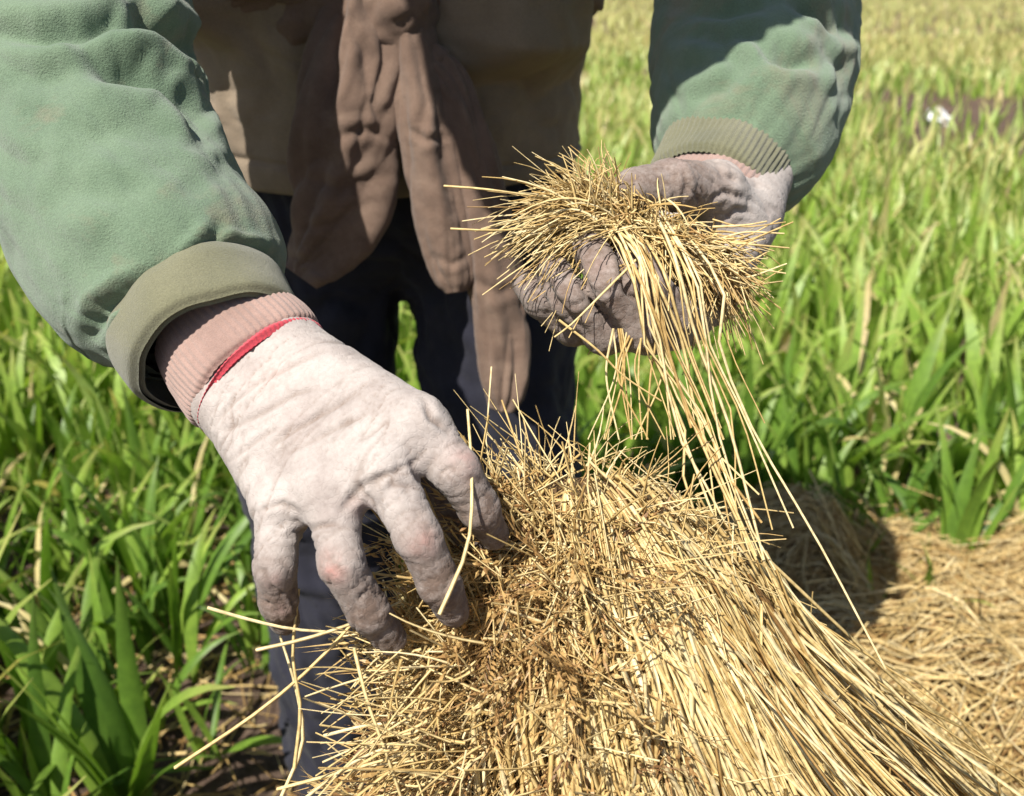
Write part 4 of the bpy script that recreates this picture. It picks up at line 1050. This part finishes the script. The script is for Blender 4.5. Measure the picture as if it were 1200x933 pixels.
# --- cut straw on the ground ------------------------------------------------------
def heap(name, label, bumps, x0, x1, y0, y1, n, npart, ang0, seed):
    root = empty(name, ((x0 + x1) / 2, (y0 + y1) / 2, 0.0), label, 'straw heap', 'cut straw lying on the ground')
    def H(x, y):
        h = np.full(x.shape, -0.05)
        for cx, cy, sx, sy, hh in bumps: h = h + (hh + 0.05) * np.exp(-((x - cx) / sx) ** 4 - ((y - cy) / sy) ** 2)
        p = np.stack([x.ravel() * 7, y.ravel() * 7, 0 * x.ravel()], 1)
        return h + (0.040 * noise(p, seed) + 0.024 * noise(p * 2.6, seed + 1)).reshape(x.shape) * np.clip((h + 0.03) / 0.06, 0, 1)
    gx_, gy_ = np.meshgrid(np.linspace(x0, x1, 70), np.linspace(y0, y1, 50), indexing='ij')
    v = np.stack([gx_.ravel(), gy_.ravel(), H(gx_, gy_).ravel()], 1)
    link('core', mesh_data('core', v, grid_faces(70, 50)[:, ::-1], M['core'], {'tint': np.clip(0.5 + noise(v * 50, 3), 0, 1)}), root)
    def lay(n, lift, Lr, k=7):
        x = rng.uniform(x0 - 0.05, x1 + 0.05, n); y = rng.uniform(y0, y1, n)
        ok = H(x, y) > -0.015; x, y = x[ok], y[ok]; n = len(x)
        a = ang0 + rng.normal(0, 0.55, n) + 0.6 * noise(np.stack([x * 4, y * 4, 0 * x], 1), seed + 5); L = rng.uniform(*Lr, n)
        t = np.linspace(-0.5, 0.5, k)[None]
        cu = rng.normal(0, 0.8, n)[:, None]
        aa = a[:, None] + cu * t
        X = x[:, None] + np.cos(aa) * L[:, None] * t; Y = y[:, None] + np.sin(aa) * L[:, None] * t
        Z = np.maximum(H(X, Y), 0.0) + lift * rng.random((n, 1)) + rng.normal(0, 0.12, (n, 1)) * L[:, None] * t
        return np.stack([X, Y, Z], -1)
    p = lay(n, 0.045, (0.05, 0.30)); m = len(p)
    link('straw_mass', straw_mesh('straw_mass', p, taper(m, 7, rng.uniform(0.0008, 0.0019, m), 0.8), np.clip(rng.beta(2.0, 1.5, m), 0, 0.97)), root, kind='stuff')
    p = lay(npart, 0.075, (0.15, 0.40)); m = len(p)
    stalk_parts(root, p, taper(m, 7, rng.uniform(0.0011, 0.0017, m), 0.8), rng.uniform(0.45, 0.95, m), sides=3)
    return root, H
heap('straw_heap', 'cut straw lying in a low swath below the green plants, right of the sheaf', [(0.85, 1.66, 0.55, 0.17, 0.06), (0.45, 1.58, 0.16, 0.20, 0.07)], 0.22, 1.5, 1.36, 1.95, 7500, 170, 0.05, 90)
fr, Hf = heap('straw_heap', 'thick heap of cut straw in the lower right corner', [(0.80, 1.08, 0.62, 0.30, 0.085), (0.46, 1.10, 0.25, 0.28, 0.11)], 0.15, 1.45, 0.80, 1.50, 8500, 220, 0.15, 95)
def strays():
    L = []
    for px, py, dx, dy, h in ((1080, 905, 0.0, -0.02, 0.36), (1130, 850, -0.02, 0.0, 0.15), (1172, 815, 0.0, 0.0, 0.13), (1022, 880, 0.03, 0.0, 0.24), (985, 740, 0.05, 0.0, 0.24), (1160, 890, -0.04, 0.0, 0.14), (1050, 800, 0.07, 0.02, 0.14), (1190, 930, -0.05, 0.0, 0.16)):
        b = ground(px, py, 0.04)
        L.append(spline(np.array([b, b + np.array([dx * 0.35, dy * 0.4, h * 0.5]), b + np.array([dx, dy, h])]), 8)[0])
    L = np.array(L); stalk_parts(fr, L, taper(len(L), 8, np.full(len(L), 0.0016), 0.6), rng.uniform(0.6, 0.95, len(L)))
strays()
for px, py, hh, lab in ((1010, 735, 0.16, 'small green shoot pushing through the cut straw beside the sheaf'), (1085, 715, 0.15, 'low green shoot in the dark hollow of the cut straw'), (1150, 680, 0.30, 'leafy green plant rooted at the back edge of the straw swath'), (1050, 662, 0.30, 'green plant with spreading leaves just behind the straw swath'), (945, 650, 0.28, 'green plant half hidden behind the right flank of the sheaf')):
    plant(gz(ground(px, py)), hh, 7, lab, G1, 1.2, 0.4, 0.1)
def litter_straw():
    n = 1500
    x = np.where(rng.random(n) < 0.55, rng.uniform(-0.85, -0.2, n), rng.uniform(-0.3, 0.5, n)); y = rng.uniform(0.75, 2.1, n)
    a = rng.random(n) * 6.283; L = rng.uniform(0.03, 0.14, n); t = np.linspace(-0.5, 0.5, 4)[None]
    X = x[:, None] + np.cos(a)[:, None] * L[:, None] * t; Y = y[:, None] + np.sin(a)[:, None] * L[:, None] * t
    Z = soil_h(X.ravel(), Y.ravel()).reshape(X.shape) + 0.004 + rng.random((n, 1)) * 0.015
    link('straw_litter', straw_mesh('straw_litter', np.stack([X, Y, Z], -1), taper(n, 4, rng.uniform(0.001, 0.0028, n), 0.6), rng.beta(1.6, 2.2, n)), kind='stuff', label='dry straw and dead leaves scattered on the soil between the plants', category='litter')
litter_straw()
